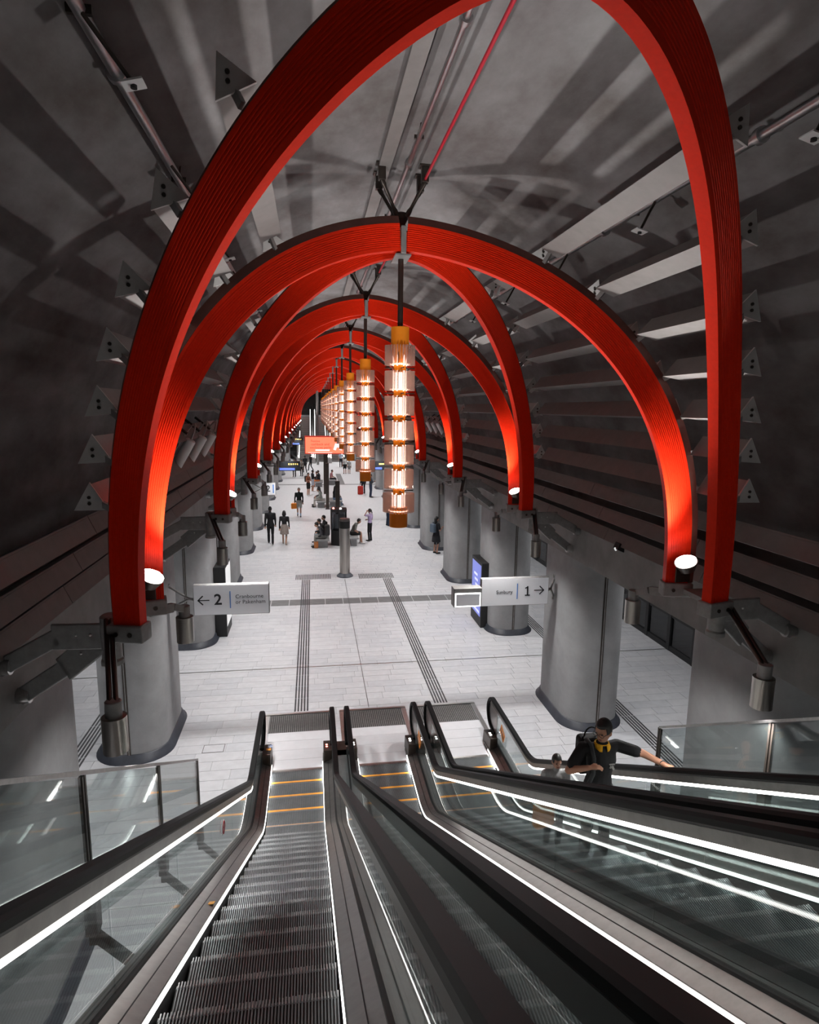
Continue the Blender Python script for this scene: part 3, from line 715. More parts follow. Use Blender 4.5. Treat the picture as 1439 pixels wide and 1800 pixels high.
        if k == 2 and s > 0 or (k == 1 and s > 0):
            mb = MB(); mb.box((xg-s*0.014, 10.28, 0.55), (0.004, 0.26, 0.2), Matrix.Rotation(0.5, 3, 'X')); stk = mb.build('orange_sticker', 'orange', t)
            mb = MB()
            for q in range(4): mb.box((xg-s*0.018, 10.22+q*0.05, 0.50+q*0.03), (0.003, 0.03, 0.05))
            mb.build('sticker_print', 'ink', stk)
        if k == 0 and s < 0:
            mb = MB(); mb.box((s*0.512, 4.6, nose(4.6)+0.092), (0.06, 0.09, 0.004), Matrix.Rotation(math.radians(-30), 3, 'X')); mb.build('foot_sticker', 'yellow', t)
            mb = MB(); c = Vector((xg+0.012, 6.1, nose(6.1)+0.55)); mb.tube([c, c+Vector((0.004, 0, 0))], 0.075, 20); sg = mb.build('prohibition_sign', 'white', t)
            mb = MB(); pts = [(c.x+0.006, c.y+0.06*math.cos(2*PI*i/20), c.z+0.06*math.sin(2*PI*i/20)) for i in range(21)]; mb.tube(pts, 0.007, 6); mb.tube([c+Vector((0.006, -0.04, 0.04)), c+Vector((0.006, 0.04, -0.04))], 0.006, 6); mb.build('red_ring', 'redpipe', sg)
    # truss underside
    mb = MB(); yy = [y for y in ys if y < 9.2]; profile_sheet(mb, -0.77, -0.95, 0.77, -0.95, yy, nose); mb.build('truss_underside', 'clad', t)
    return t
escalator(0, 'left escalator running down from the viewer with orange step lines')
escalator(1, 'middle escalator between the glass balustrades')
escalator(2, 'right escalator carrying the man in the black polo shirt')
# outer glass guard railings
for s, xr, yend in ((-1, -1.36, 6.8), (1, 3.86, 6.0)):
    t = thing('glass_railing', 'clear glass guard railing outside the %s escalator' % side_word(s), 'railing')
    posts = [yend-1.62*q for q in range(6)]
    for q, y in enumerate(posts):
        z = nose(y)
        mb = MB()
        for dy in (-0.018, 0.018): mb.b2((xr-0.012, y+dy-0.011, z+0.7), (xr+0.012, y+dy+0.011, z+1.32))
        mb.build('post', 'dsteel', t); mb = MB(); mb.box((xr, y, z+0.5), (0.07, 0.1, 0.44)); mb.box((xr, y, z+0.30), (0.05, 0.06, 0.2)); mb.bar((xr, y, z+0.26), (ECX[0]-0.77 if s < 0 else ECX[2]+0.77, y, z+0.0), 0.06, 0.05); bevel(mb.build('post_clamp', 'dsteel', t), 0.008)
    for a, b in zip(posts[1:], posts[:-1]):
        vs = []
        for dx in (-0.007, 0.007): vs += [(xr+dx, a+0.02, nose(a)+0.35), (xr+dx, b-0.02, nose(b)+0.35), (xr+dx, b-0.02, nose(b)+1.32), (xr+dx, a+0.02, nose(a)+1.32)]
        mb = MB(); mb.add(vs, [(0, 1, 2, 3), (7, 6, 5, 4), (3, 2, 6, 7), (0, 4, 5, 1), (1, 5, 6, 2), (0, 3, 7, 4)]); mb.build('glass_panel', 'glass', t)
    mb = MB(); mb.sweep([(-0.018, -0.012), (0.018, -0.012), (0.018, 0.012), (-0.018, 0.012)], [(Vector((xr, y, S30*(8.83-y)+1.335)), Vector((1, 0, 0)), Vector((0, 0.5, 0.866))) for y in (posts[-1], posts[0])]); mb.build('top_rail', 'steel', t)

# ================================================================== SIGNS, SCREENS, TOTEMS
RX = (PI/2, 0, 0)
def column_sign(name, label, x0, x1, y, z0, z1, s, cat='sign'):
    t = thing(name, label, cat, ((x0+x1)/2, y, (z0+z1)/2)); wx, wz = (x1-x0)/2, (z1-z0)/2
    mb = MB(); mb.b2((-wx, -0.06, -wz), (wx, 0.06, wz)); bevel(mb.build('case', 'galv', t), 0.01)
    mb = MB(); mb.b2((-wx+0.012, -0.066, -wz+0.012), (wx-0.012, -0.058, wz-0.012)); mb.build('face', 'signw', t)
    mb = MB(); e = Vector((s*wx, 0.02, 0)); f = Vector((XC+s*3.99-(x0+x1)/2, 0.2, 0))
    mb.tube([e, e+Vector((s*0.1, 0.05, 0))], 0.03, 8)
    for dz in (0.2, -0.2): mb.tube([e+Vector((s*0.1, 0.05, 0)), f+Vector((0, 0, dz*1.2))], 0.022, 8); mb.lathe([(0.05, -0.03), (0.05, 0.03)], f+Vector((0, 0, dz*1.2)), 10)
    mb.build('arm', 'galv', t); return t, wx, wz
def arrow(mb, x, z, d, L=0.21, h=0.09, w_=0.02):
    mb.b2((x-L/2, -0.069, z-w_/2), (x+L/2, -0.065, z+w_/2)); tip = Vector((x+d*L/2, -0.067, z))
    for q in (-1, 1): mb.bar(tip, tip+Vector((-d*h, 0, q*h)), 0.004, w_*1.25, (0, -1, 0)) if False else mb.bar(tip+Vector((d*0.006, 0, -q*0.006)), tip+Vector((-d*h, 0, q*h)), w_*1.2, 0.004, (0, -1, 0))
t, wx, wz = column_sign('platform_sign', 'platform 2 sign on the left column, reading Cranbourne or Pakenham', -2.31, -0.88, 12.0, 2.5, 3.11, -1)
mb = MB(); arrow(mb, -0.52, 0.0, -1); mb.build('arrow', 'ink', t)
text('2', 0.30, t, (-0.255, -0.067, 0.0), RX, bold=0.006)
mb = MB(); mb.b2((-0.035, -0.069, -0.17), (-0.017, -0.065, 0.17)); mb.build('divider', 'blue', t)
text('Cranbourne', 0.108, t, (0.07, -0.067, 0.055), RX, align='LEFT'); text('or Pakenham', 0.108, t, (0.07, -0.067, -0.055), RX, align='LEFT')
t, wx, wz = column_sign('platform_sign', 'platform 1 sign on the right column, reading Sunbury', 3.44, 4.92, 12.15, 2.42, 3.02, 1)
mb = MB(); arrow(mb, 0.52, 0.02, 1); mb.build('arrow', 'ink', t)
mb = MB(); mb.b2((0.255, -0.069, -0.085), (0.285, -0.065, 0.115)); mb.b2((0.215, -0.069, -0.095), (0.325, -0.065, -0.07)); mb.bar((0.275, -0.067, 0.10), (0.215, -0.067, 0.07), 0.024, 0.004, (0, -1, 0)); mb.build('numeral', 'ink', t)
mb = MB(); mb.b2((0.035, -0.069, -0.16), (0.053, -0.065, 0.18)); mb.build('divider', 'blue', t)
text('Sunbury', 0.108, t, (-0.06, -0.067, 0.0), RX, align='RIGHT')
t = thing('lightbox', 'small aluminium lightbox with glowing edge at the end of the platform 1 sign', 'lightbox', (3.13, 12.0, 2.66))
mb = MB(); mb.b2((-0.3, -0.02, -0.2), (0.3, 0.22, 0.2)); mb.b2((0.28, 0.1, 0.0), (0.34, 0.2, 0.06)); bevel(mb.build('case', 'galv', t), 0.01)
mb = MB(); mb.b2((-0.27, -0.028, -0.19), (0.27, -0.018, 0.10)); mb.build('glow_edge', 'whiteled', t)
mb = MB(); mb.b2((-0.25, -0.034, -0.17), (0.25, -0.026, 0.08)); mb.build('face', 'signw', t)
t, wx, wz = column_sign('platform_sign', 'distant platform 2 sign seen past the left columns', -2.28, -1.74, 29.3, 2.45, 3.03, -1)
text('2', 0.42, t, (-0.07, -0.067, 0.0), RX, bold=0.004); mb = MB(); mb.b2((0.14, -0.069, -0.2), (0.19, -0.065, 0.2)); mb.build('divider', 'blue', t)
M['screenblue'] = mat('blue_screen', (0.05, 0.06, 0.2), 0.3, emis=(0.16, 0.20, 0.62), es=0.9, var=0.0)
M['screenart'] = mat('pale_screen_art', (0.5, 0.5, 0.8), 0.3, emis=(0.55, 0.6, 1.0), es=0.9)
M['scrorange'] = mat('salmon_screen', (0.8, 0.3, 0.2), 0.3, emis=(1.0, 0.24, 0.12), es=1.05)
M['scrwhite'] = mat('white_screen_print', (1, 1, 1), 0.3, emis=(1, 0.93, 0.92), es=1.1)
M['scrred'] = mat('dark_red_screen_print', (0.5, 0.05, 0.04), 0.4, emis=(0.55, 0.05, 0.03), es=0.6)
M['scrdark'] = mat('dark_screen', (0.01, 0.011, 0.013), 0.25, var=0.1)
M['scrband'] = mat('blue_screen_band', (0.05, 0.08, 0.3), 0.3, emis=(0.09, 0.13, 0.42), es=0.8)
M['amber'] = mat('amber_screen_text', (0.6, 0.4, 0.1), 0.3, emis=(0.8, 0.5, 0.15), es=0.5)
t = thing('digital_totem', 'black totem with blue screen beside the second right column', 'totem', (5.02, 17.85, 0))
mb = MB(); mb.b2((-0.1, -0.58, 0), (0.16, 0.58, 2.0)); bevel(mb.build('case', 'black', t), 0.012); mb = MB(); mb.b2((0.16, -0.3, 0.8), (0.45, 0.3, 1.6)); mb.build('mount', 'black', t)
mb = MB(); mb.b2((-0.106, -0.5, 0.32), (-0.098, 0.5, 1.9)); sc = mb.build('screen', 'screenblue', t)
mb = MB(); random.seed(3)
for q in range(5): mb.b2((-0.109, -0.32+0.05*q, 0.85+0.16*q), (-0.105, -0.06+0.08*q, 0.92+0.16*q))
mb.b2((-0.109, -0.42, 0.4), (-0.105, 0.42, 0.47)); mb.build('screen_print', 'screenart', sc)
t = thing('digital_totem', 'slim black totem seen edge-on beside the second left column', 'totem', (-2.6, 17.95, 0))
mb = MB(); mb.b2((-0.2, -0.52, 0), (0.12, 0.52, 2.05)); bevel(mb.build('case', 'black', t), 0.012); mb = MB(); mb.b2((0.122, -0.48, 0.3), (0.128, 0.48, 2.0)); mb.build('screen', 'greylens', t)
mb = MB(); mb.b2((-0.4, -0.2, 0.8), (-0.2, 0.2, 1.6)); mb.build('mount', 'galv', t)
def display(label, x0, x1, y, z0, z1):
    t = thing('hanging_display', label, 'display', ((x0+x1)/2, y, z1)); wx = (x1-x0)/2; h = z1-z0
    mb = MB(); mb.b2((-wx, -0.1, -h), (wx, 0.1, 0)); mb.build('case', 'scrdark', t)
    mb = MB(); mb.b2((-wx+0.03, -0.106, -h+0.04), (wx*0.5, -0.098, -h+0.16)); mb.build('blue_band', 'scrband', t)
    mb = MB()
    for q in range(5): mb.b2((-wx*0.1+q*wx*0.2, -0.106, -0.2), (-wx*0.1+q*wx*0.2+0.06, -0.098, -0.12))
    mb.build('amber_text', 'amber', t)
    sg = -1 if x0 < 0 else 1; fx = XC+sg*3.98-(x0+x1)/2
    mb = MB(); mb.tube([(sg*wx, 0, -h*0.5), (fx, 0, -h*0.5)], 0.03, 8); mb.lathe([(0.06, -0.05), (0.06, 0.05)], (fx, 0, -h*0.5), 10)
    mb.build('hanger', 'dsteel', t); return t
display('dark hanging train display on the left, nearer the viewer', -1.84, -0.70, 34.4, 3.07, 3.60)
display('dark hanging train display on the right behind the pendants', 3.40, 3.94, 34.4, 3.10, 3.60)
display('dark hanging train display far left near the far escalators', -2.05, -0.88, 56.3, 3.2, 3.87)
t = thing('advertising_screen', 'salmon advertising screen on a post above the benches', 'screen', (0.95, 47.3, 0))
mb = MB(); mb.b2((-1.55, -0.12, 3.05), (1.55, 0.12, 4.42)); mb.build('case', 'scrred', t); mb = MB(); mb.b2((-0.16, -0.1, 0), (0.16, 0.14, 3.05)); mb.build('post', 'dsteel', t)
mb = MB(); mb.b2((-1.49, -0.126, 3.12), (1.49, -0.118, 4.32)); sc = mb.build('screen_face', 'scrorange', t)
text('Festive', 0.24, sc, (-0.75, -0.128, 4.02), RX, 'scrred', 'CENTER'); text('cashback and', 0.26, sc, (-0.4, -0.128, 3.78), RX, 'scrred', 'CENTER'); text('exclusive perks', 0.26, sc, (-0.35, -0.128, 3.54), RX, 'scrred', 'CENTER')
mb = MB(); mb.b2((-0.75, -0.130, 3.29), (0.3, -0.124, 3.40)); mb.b2((-1.3, -0.13, 3.15), (0.5, -0.124, 3.18))
for q in range(3): mb.box((0.75+0.22*q, -0.127, 3.6+0.2*(q % 2)), (0.2, 0.006, 0.5), Matrix.Rotation(0.3, 3, 'Y'))
mb.build('white_print', 'scrwhite', sc)
t = thing('exit_display', 'small black sign high beside the far pole', 'sign', (1.45, 66, 8.0))
mb = MB(); mb.b2((-0.4, -0.06, -0.4), (0.4, 0.06, 0.4)); mb.build('case', 'scrdark', t); mb = MB(); mb.b2((-0.15, -0.066, -0.1), (0.15, -0.058, 0.05)); mb.build('white_mark', 'white', t); mb = MB(); mb.tube([(0, 0, 0.4), (0, 0, 1.4)], 0.03, 6); mb.build('hanger', 'dsteel', t)
mb = MB(); mb.tube([(0.55, 72, 0), (0.55, 72, 9.2)], 0.13, 12); tag(mb.build('pole', 'galv'), 'tall thin dark pole in front of the far escalators', 'pole')

# ------------------------------------------------------------------ bollard, posts, kiosk, benches
t = thing('bollard', 'tall round steel bollard with black band at the tactile pads', 'bollard', (1.18, 23.6, 0))
mb = MB(); mb.lathe([(0.2, 0), (0.2, 1.92)], n=28); mb.build('body', 'brass', t); mb = MB(); mb.lathe([(0.203, 1.92), (0.203, 2.2)], n=28); mb.build('band', 'black', t)
mb = MB(); mb.lathe([(0.2, 2.2), (0.205, 2.22), (0.19, 2.29), (0.0, 2.3)], n=28); mb.build('cap', 'deck', t)
mb = MB(); mb.lathe([(0.32, 0), (0.32, 0.03), (0.22, 0.12), (0.205, 0.14)], n=28); mb.build('base_shoe', 'shoe', t)
mb = MB(); mb.b2((-0.02, -0.05, 2.30), (0.02, 0.05, 2.302)); mb.build('white_mark', 'white', t)
for (x, y, h, w_, lb) in ((1.33, 34.4, 2.5, 0.24, 'dark square steel post just behind the glazed kiosk'), (0.9, 40.0, 3.0, 0.2, 'slim dark steel post beside the middle bench')):
    t = thing('steel_post', lb, 'post', (x, y, 0)); mb = MB(); mb.b2((-w_/2, -w_/2, 0.02), (w_/2, w_/2, h)); bevel(mb.build('shaft', 'dsteel', t), 0.015)
    mb = MB(); mb.b2((-w_*0.7, -w_*0.7, 0), (w_*0.7, w_*0.7, 0.03)); mb.build('base', 'shoe', t)
t = thing('kiosk', 'small glazed kiosk with red and white lights on top by the front bench', 'kiosk', (1.18, 29.4, 0))
hexa = [(0.42*math.cos(PI/3*i+PI/6), 0.42*math.sin(PI/3*i+PI/6)) for i in range(6)]
mb = MB(); mb.poly(hexa, 0, 0.72); mb.build('plinth', 'black', t); mb = MB(); mb.poly([(x*0.93, y*0.93) for x, y in hexa], 0.72, 1.62); mb.build('glazing', 'door', t)
mb = MB(); mb.poly([(x*1.05, y*1.05) for x, y in hexa], 1.62, 1.76); mb.build('roof', 'black', t)
for x, y in hexa: mb = MB(); mb.tube([(x*0.97, y*0.97, 0.7), (x*0.97, y*0.97, 1.64)], 0.03, 6); mb.build('corner_post', 'black', t)
mb = MB(); mb.b2((-0.25, -0.16, 0.8), (0.25, -0.14, 1.5)); mb.build('poster', 'white', t)
mb = MB(); mb.sphere((-0.25, -0.2, 1.79), 0.05, 8, 6); mb.build('red_light', 'redled', t)
mb = MB(); mb.sphere((0.08, -0.3, 1.79), 0.05, 8, 6); mb.build('white_light', 'whiteled', t)
def bench(label, x0, x1, y, L=1.7):
    t = thing('bench', label, 'bench', ((x0+x1)/2, y, 0), 0, 'concourse benches'); wx = (x1-x0)/2
    mb = MB(); mb.b2((-wx, -L/2, 0.36), (wx, L/2, 0.44)); bevel(mb.build('seat', 'concrete', t), 0.02)
    for q in (-0.3, 0.0, 0.3): mb = MB(); mb.b2((-wx+0.08, q*L-0.1, 0), (wx-0.08, q*L+0.1, 0.36)); mb.build('leg', 'concrete', t)
    return t
bench('pale stone bench left of the glazed kiosk', 0.12, 0.72, 29.3); bench('pale stone bench right of the glazed kiosk', 1.66, 2.1, 29.5)
bench('middle stone bench, left half beside the slim post', 0.2, 0.8, 41.2); bench('middle stone bench, right half beside the slim post', 1.0, 1.9, 41.4)
bench('farther stone bench under the advertising screen', 0.1, 0.8, 52.2); bench('farther stone bench right of the screen post', 1.2, 1.9, 53.4)

for i, y in enumerate((9.45, 14.95)):
    t = thing('camera_box', 'small black box camera on the right edge beam, %s from the viewer' % ORD[i], 'camera', (XC+3.90, y, 4.26), 0, 'box cameras on the edge beam')
    mb = MB(); mb.box((0, 0, 0), (0.14, 0.16, 0.12), Matrix.Rotation(0.4, 3, 'Y')); bevel(mb.build('case', 'black', t), 0.01); mb = MB(); mb.tube([(-0.07, 0, -0.03), (-0.085, 0, -0.036)], 0.03, 10); mb.build('lens', 'greylens', t)
# ================================================================== FAR ESCALATORS
for k, x in enumerate((-0.95, 0.95, 2.85)):
    t = thing('far_escalator', 'distant escalator at the far end, %s from the left' % ORD[k], 'escalator', (x, 75.5, 0), 0, 'far escalators')
    mb = MB()
    for q in range(24): mb.b2((-0.55, 0.4*q, -0.2), (0.55, 0.4*q+0.4, 0.23*q+0.0)) if q else None
    o = mb.build('steps', 'deck', t); o['kind'] = 'stuff'
    for s in (-1, 1):
        mb = MB(); mb.sweep([(-0.16, -0.35), (0.16, -0.35), (0.16, 0.25), (-0.16, 0.25)], [(Vector((s*0.8, y, z)), Vector((1, 0, 0)), Vector((0, 0, 1))) for y, z in ((-1.5, 0.36), (0.3, 0.36), (10, 5.95), (11, 6.0))]); mb.build('balustrade', 'steel', t)
        mb = MB(); mb.sweep([(-0.04, 0.62), (0.04, 0.62), (0.04, 0.7), (-0.04, 0.7)], [(Vector((s*0.8, y, z)), Vector((1, 0, 0)), Vector((0, 0, 1))) for y, z in ((-1.5, 0.36), (0.3, 0.36), (10, 5.95), (11, 6.0))]); mb.build('handrail', 'rubber', t)
        mb = MB(); mb.sweep([(-0.02, 0.28), (0.02, 0.28), (0.02, 0.32), (-0.02, 0.32)], [(Vector((s*0.66, y, z)), Vector((1, 0, 0)), Vector((0, 0, 1))) for y, z in ((-1.4, 0.36), (0.3, 0.36), (10, 5.95))]); mb.build('led_strip', 'led', t)
mb = MB(); mb.b2((-2.2, 86, 5.2), (4.5, 94.8, 5.5)); tag(mb.build('upper_landing', 'concrete'), 'pale upper landing above the far escalators', 'landing')
for x in (-0.5, 2.5):  # fill lamps added to lift the dark far end
    t = thing('landing_fill_lamp', 'long lamp added to brighten the far landing, %s of the pair' % ('left' if x < 0 else 'right'), 'light', (x, 80, 8.6))
    mb = MB(); mb.box((0, 0, 0.03), (0.2, 2.4, 0.08)); mb.build('body', 'white', t); mb = MB(); mb.box((0, 0, -0.016), (0.15, 2.3, 0.012)); mb.build('tube', 'lamptube', t); mb = MB(); mb.tube([(0, 0, 0.05), (0, 0, 0.75)], 0.015, 6); mb.build('hanger', 'dsteel', t)
    l = bpy.data.lights.get('landing_fill') or bpy.data.lights.new('landing_fill', 'AREA'); l.shape = 'RECTANGLE'; l.size = 0.2; l.size_y = 2.3; l.energy = 250; link('landing_fill', l, t, (0, 0, -0.04))

# ================================================================== PEOPLE
import numpy as np
PM = {}
def cloth(col, rough=0.75):
    k = tuple(col)
    if k not in PM:
        PM[k] = mat('cloth_%d' % len(PM), col, rough, var=0.18, scale=14, spec=0.3)
    return PM[k]
SKIN = mat('skin', (0.40, 0.21, 0.145), 0.55, var=0.06, scale=10)
SKIN2 = mat('skin_tan', (0.43, 0.215, 0.135), 0.5, var=0.06, scale=10)
HAIR = mat('black_hair', (0.008, 0.007, 0.007), 0.5, var=0.2, scale=40)
STAND = dict(pel=(0, 0, .96), chest=(0, 0, 1.28), neck=(0, -.01, 1.46), head=(0, .02, 1.63),
    hL=(-.09, 0, .93), kL=(-.10, .02, .50), aL=(-.10, -.02, .09), tL=(-.115, .15, .035), hR=(.09, 0, .93), kR=(.10, .02, .50), aR=(.10, -.02, .09), tR=(.115, .15, .035),
    sL=(-.185, -.005, 1.41), eL=(-.225, -.03, 1.13), wL=(-.235, .05, .88), sR=(.185, -.005, 1.41), eR=(.225, -.03, 1.13), wR=(.235, .05, .88))
WALK = dict(kL=(-.09, .17, .52), aL=(-.09, .22, .10), tL=(-.10, .38, .045), kR=(.09, .03, .49), aR=(.09, -.24, .13), tR=(.10, -.10, .035), eL=(-.222, -.09, 1.13), wL=(-.23, -.08, .88), eR=(.222, .03, 1.13), wR=(.225, .14, .90))
PHONE = dict(eR=(.24, .02, 1.12), wR=(.10, .27, 1.22), eL=(-.24, .02, 1.12), wL=(-.08, .25, 1.15))
SIT = dict(pel=(0, 0, .54), chest=(0, -.03, .86), neck=(0, -.02, 1.04), head=(0, .03, 1.21), hL=(-.09, 0, .52), hR=(.09, 0, .52), kL=(-.12, .43, .52), kR=(.12, .43, .52), aL=(-.12, .42, .10), aR=(.12, .46, .10), tL=(-.13, .58, .035), tR=(.13, .62, .035),
    sL=(-.185, -.03, .99), sR=(.185, -.03, .99), eL=(-.25, .05, .73), eR=(.25, .05, .73), wL=(-.10, .30, .70), wR=(.10, .30, .72))
UPPER = ('chest', 'neck', 'head', 'sL', 'sR', 'eL', 'eR', 'wL', 'wR')
def rot_about(p, c, a): d = Vector(p)-Vector(c); return Vector(c)+Matrix.Rotation(a, 3, 'X') @ d
def capsule(mb, a, b, ra, rb, n=10):
    a = Vector(a); b = Vector(b); d = b-a; L = d.length; t = d/L if L > 1e-5 else Vector((0, 0, 1)); pts, rs = [], []
    for q in (1.0, 0.87, 0.5): pts.append(a-t*ra*q*0.999); rs.append(ra*math.sqrt(max(0.0025, 1-q*q)))
    pts += [a, b]; rs += [ra, rb]
    for q in (0.5, 0.87, 1.0): pts.append(b+t*rb*q*0.999); rs.append(rb*math.sqrt(max(0.0025, 1-q*q)))
    mb.tube(pts, rs, n)
def person(label, loc, rz, h=1.75, base=STAND, pose=None, skin=SKIN, top=(.02, .02, .02), bottom=(.02, .02, .02), shoe=(.02, .02, .02), hair='short', hairmat=HAIR, sleeve='long', legs='long', lean=0.0, head_yaw=0.0, head_pitch=0.0, vox=0.02, socks=None, female=False, grip=None, name='person'):
    J = dict(STAND); J.update(base); J.update(pose or {}); J = {k: Vector(v) for k, v in J.items()}
    if lean:
        for k in UPPER: J[k] = rot_about(J[k], J['pel'], -lean) if not (k[0] in 'w' and pose and k in pose) else J[k]
    f = h/1.75; prim = []; mb = MB()
    def cap(a, b, ra, rb, lab): capsule(mb, a, b, ra, rb); prim.append((Vector(a), Vector(b), (ra+rb)/2, lab))
    def ell(c, r, lab, R=None):
        o = len(mb.v); mb.sphere((0, 0, 0), r, 14, 10); mb.v[o:] = [tuple(Vector(c)+(R @ Vector(v) if R else Vector(v))) for v in mb.v[o:]]; prim.append((Vector(c), Vector(c)+Vector((0, 0, 1e-3)), sum(r)/3, lab))
    sp = (J['chest']-J['pel']).normalized(); xr = (J['sR']-J['sL']).normalized(); up = sp; fy = up.cross(xr).normalized() if True else None
    wz = 0.9 if female else 1.0
    secs = [(J['pel']-up*0.10, .135*1.0, .10), (J['pel'], .16, .112), (J['pel'].lerp(J['chest'], .5), .132*wz, .095), (J['chest'], .16*wz, .112), (J['chest'].lerp(J['neck'], .6), .155*wz, .095), (J['chest'].lerp(J['neck'], .92), .08, .062)]
    fr_v = []; n = 16
    for p, rx, ry in secs: fr_v += [p+xr*rx*math.cos(2*PI*i/n)+up.cross(xr)*ry*math.sin(2*PI*i/n) for i in range(n)]
    m_ = len(secs); mb.add(fr_v, [(k*n+i, k*n+(i+1) % n, (k+1)*n+(i+1) % n, (k+1)*n+i) for k in range(m_-1) for i in range(n)]+[tuple(range(n-1, -1, -1)), tuple(range((m_-1)*n, m_*n))])
    belt = J['pel'].lerp(J['chest'], .12)
    prim.append((belt+up*0.04, J['chest'].lerp(J['neck'], .8), .13, 'top')); prim.append((J['pel']-up*.1, belt-up*0.06, .14, 'bottom'))
    for q in 'LR':
        hp, kn, an, to = J['h'+q], J['k'+q], J['a'+q], J['t'+q]
        tl = 'bottom'; cl = 'bottom' if legs == 'long' else 'skin'; thin = 0.9 if female else 1
        if legs in ('short', 'skirt'):
            mid = hp.lerp(kn, .8 if legs == 'short' else .55); cap(hp, mid, .10, .085, 'bottom'); cap(mid, kn, .062*thin, .056*thin, 'skin')
        else: cap(hp, kn, .092*thin, .066, 'bottom')
        if socks: m2 = kn.lerp(an, .6); cap(kn, m2, .054, .05, cl); cap(m2, an, .046, .042, 'sock')
        else: cap(kn, kn.lerp(an, .35), .054, .056*thin+(.008 if cl == 'bottom' else 0), cl); cap(kn.lerp(an, .35), an, .055*thin+(.008 if cl == 'bottom' else 0), .042+(.014 if cl == 'bottom' else 0), cl)
        heel = an+Vector((0, -.03, 0)); heel.z = an.z-.045; cap(heel, to, .043, .036, 'shoe'); cap(an, heel, .04, .042, 'shoe')
        sh, el, wr = J['s'+q], J['e'+q], J['w'+q]
        cap(J['chest'].lerp(J['neck'], .62), sh, .075, .066*wz, 'top')
        if sleeve == 'long': cap(sh, el, .062*wz, .05*wz, 'top'); cap(el, wr, .048*wz, .038, 'top')
        else: md_ = sh.lerp(el, .72); cap(sh, md_, .066*wz, .062*wz, 'top'); cap(md_, el, .044*wz, .042*wz, 'skin'); cap(el, wr, .042*wz, .028, 'skin')
        hd = (wr-el).normalized()
        if grip and q in grip: hd = Vector(grip[q]).normalized()
        palm = wr+hd*0.075; sd = hd.cross(Vector((0, 0, 1))); sd = sd.normalized() if sd.length > .1 else Vector((1, 0, 0))
        if vox > 0.012: cap(wr, palm, .03, .036, 'skin')
        else:
            for o_ in (-.022, 0, .022): cap(wr, palm+sd*o_, .021, .018, 'skin')
    if legs == 'skirt':
        a = J['pel']+Vector((0, 0, .05)); nn = 18; vs = []
        for z, r, ry in ((0.05, .15, .11), (-.15, .2, .17), (-.40, .225, .2)): vs += [J['pel']+Vector((r*math.cos(2*PI*i/nn), ry*math.sin(2*PI*i/nn), z)) for i in range(nn)]
        mb.add(vs, [(k*nn+i, k*nn+(i+1) % nn, (k+1)*nn+(i+1) % nn, (k+1)*nn+i) for k in range(2) for i in range(nn)]+[tuple(range(nn-1, -1, -1)), tuple(range(2*nn, 3*nn))]); prim.append((J['pel'], J['pel']+Vector((0, 0, -.38)), .18, 'bottom'))
    HRm = Matrix.Rotation(-head_yaw, 3, 'Z') @ Matrix.Rotation(head_pitch-lean*0.6, 3, 'X')
    hc = J['head']; cap(J['neck']-Vector((0, 0, .03)), hc-Vector((0, 0, .06)), .056, .052, 'skin')
    ell(hc, (.075, .094, .112), 'skin', HRm); ell(hc+HRm @ Vector((0, .035, -.055)), (.052, .052, .058), 'skin', HRm)
    cap(hc+HRm @ Vector((0, .09, .012)), hc+HRm @ Vector((0, .108, -.022)), .011, .015, 'skin')
    for q in (-1, 1): ell(hc+HRm @ Vector((q*.078, -.005, -.01)), (.012, .022, .032), 'skin', HRm)
    me = mb.mesh('tmp', SKIN); o = bpy.data.objects.new('tmp', me); COL.objects.link(o)
    r = o.modifiers.new('r', 'REMESH'); r.mode = 'VOXEL'; r.voxel_size = vox; sm = o.modifiers.new('s', 'SMOOTH'); sm.iterations = 3; sm.factor = 0.5
    body = bpy.data.meshes.new_from_object(o.evaluated_get(bpy.context.evaluated_depsgraph_get())); bpy.data.objects.remove(o); bpy.data.meshes.remove(me)
    # clothing zones by nearest limb
    body.materials.clear(); labs = ['skin', 'top', 'bottom', 'shoe', 'sock']
    for m in (skin, cloth(top), cloth(bottom), cloth(shoe), cloth(socks or shoe)): body.materials.append(m)
    nP = len(body.polygons); cen = np.empty(nP*3); body.polygons.foreach_get('center', cen); cen = cen.reshape(-1, 3); dist = np.full((len(prim), nP), 9.0)
    for i, (a, b, rr, lab) in enumerate(prim):
        a = np.array(a); d = np.array(b)-a; tt = np.clip(((cen-a) @ d)/max(1e-9, d @ d), 0, 1); dist[i] = np.linalg.norm(cen-(a+tt[:, None]*d), axis=1)-rr
    idx = np.array([labs.index(p[3]) for p in prim])[dist.argmin(0)]
    body.polygons.foreach_set('material_index', idx.astype(np.int32)); body.polygons.foreach_set('use_smooth', np.ones(nP, dtype=bool))
    # fingers join the palm in the same body mesh
    fm = MB()
    for q in 'LR':
        wr, el = J['w'+q], J['e'+q]; hd = (wr-el).normalized()
        if grip and q in grip: hd = Vector(grip[q]).normalized()
        palm = wr+hd*0.075; sd = hd.cross(Vector((0, 0, 1))); sd = sd.normalized() if sd.length > .1 else Vector((1, 0, 0)); dn = hd.cross(sd); dn = dn if dn.z < 0 else -dn
        for i, (o_, L_) in enumerate(((-.030, .068), (-.010, .078), (.010, .074), (.029, .06))):
            b0 = palm+sd*o_; fm.tube([b0-hd*0.01, b0+hd*L_*0.5+dn*.008, b0+hd*L_*.82+dn*.03], [.0095, .0085, .0065], 7)
        inn = -1 if (sd.dot(-xr if q == 'R' else xr)) < 0 else 1
        b0 = wr+hd*0.03+sd*inn*.026; fm.tube([b0, b0+sd*inn*.028+hd*.03, b0+sd*inn*.034+hd*.062+dn*.012], [.012, .0105, .008], 7)
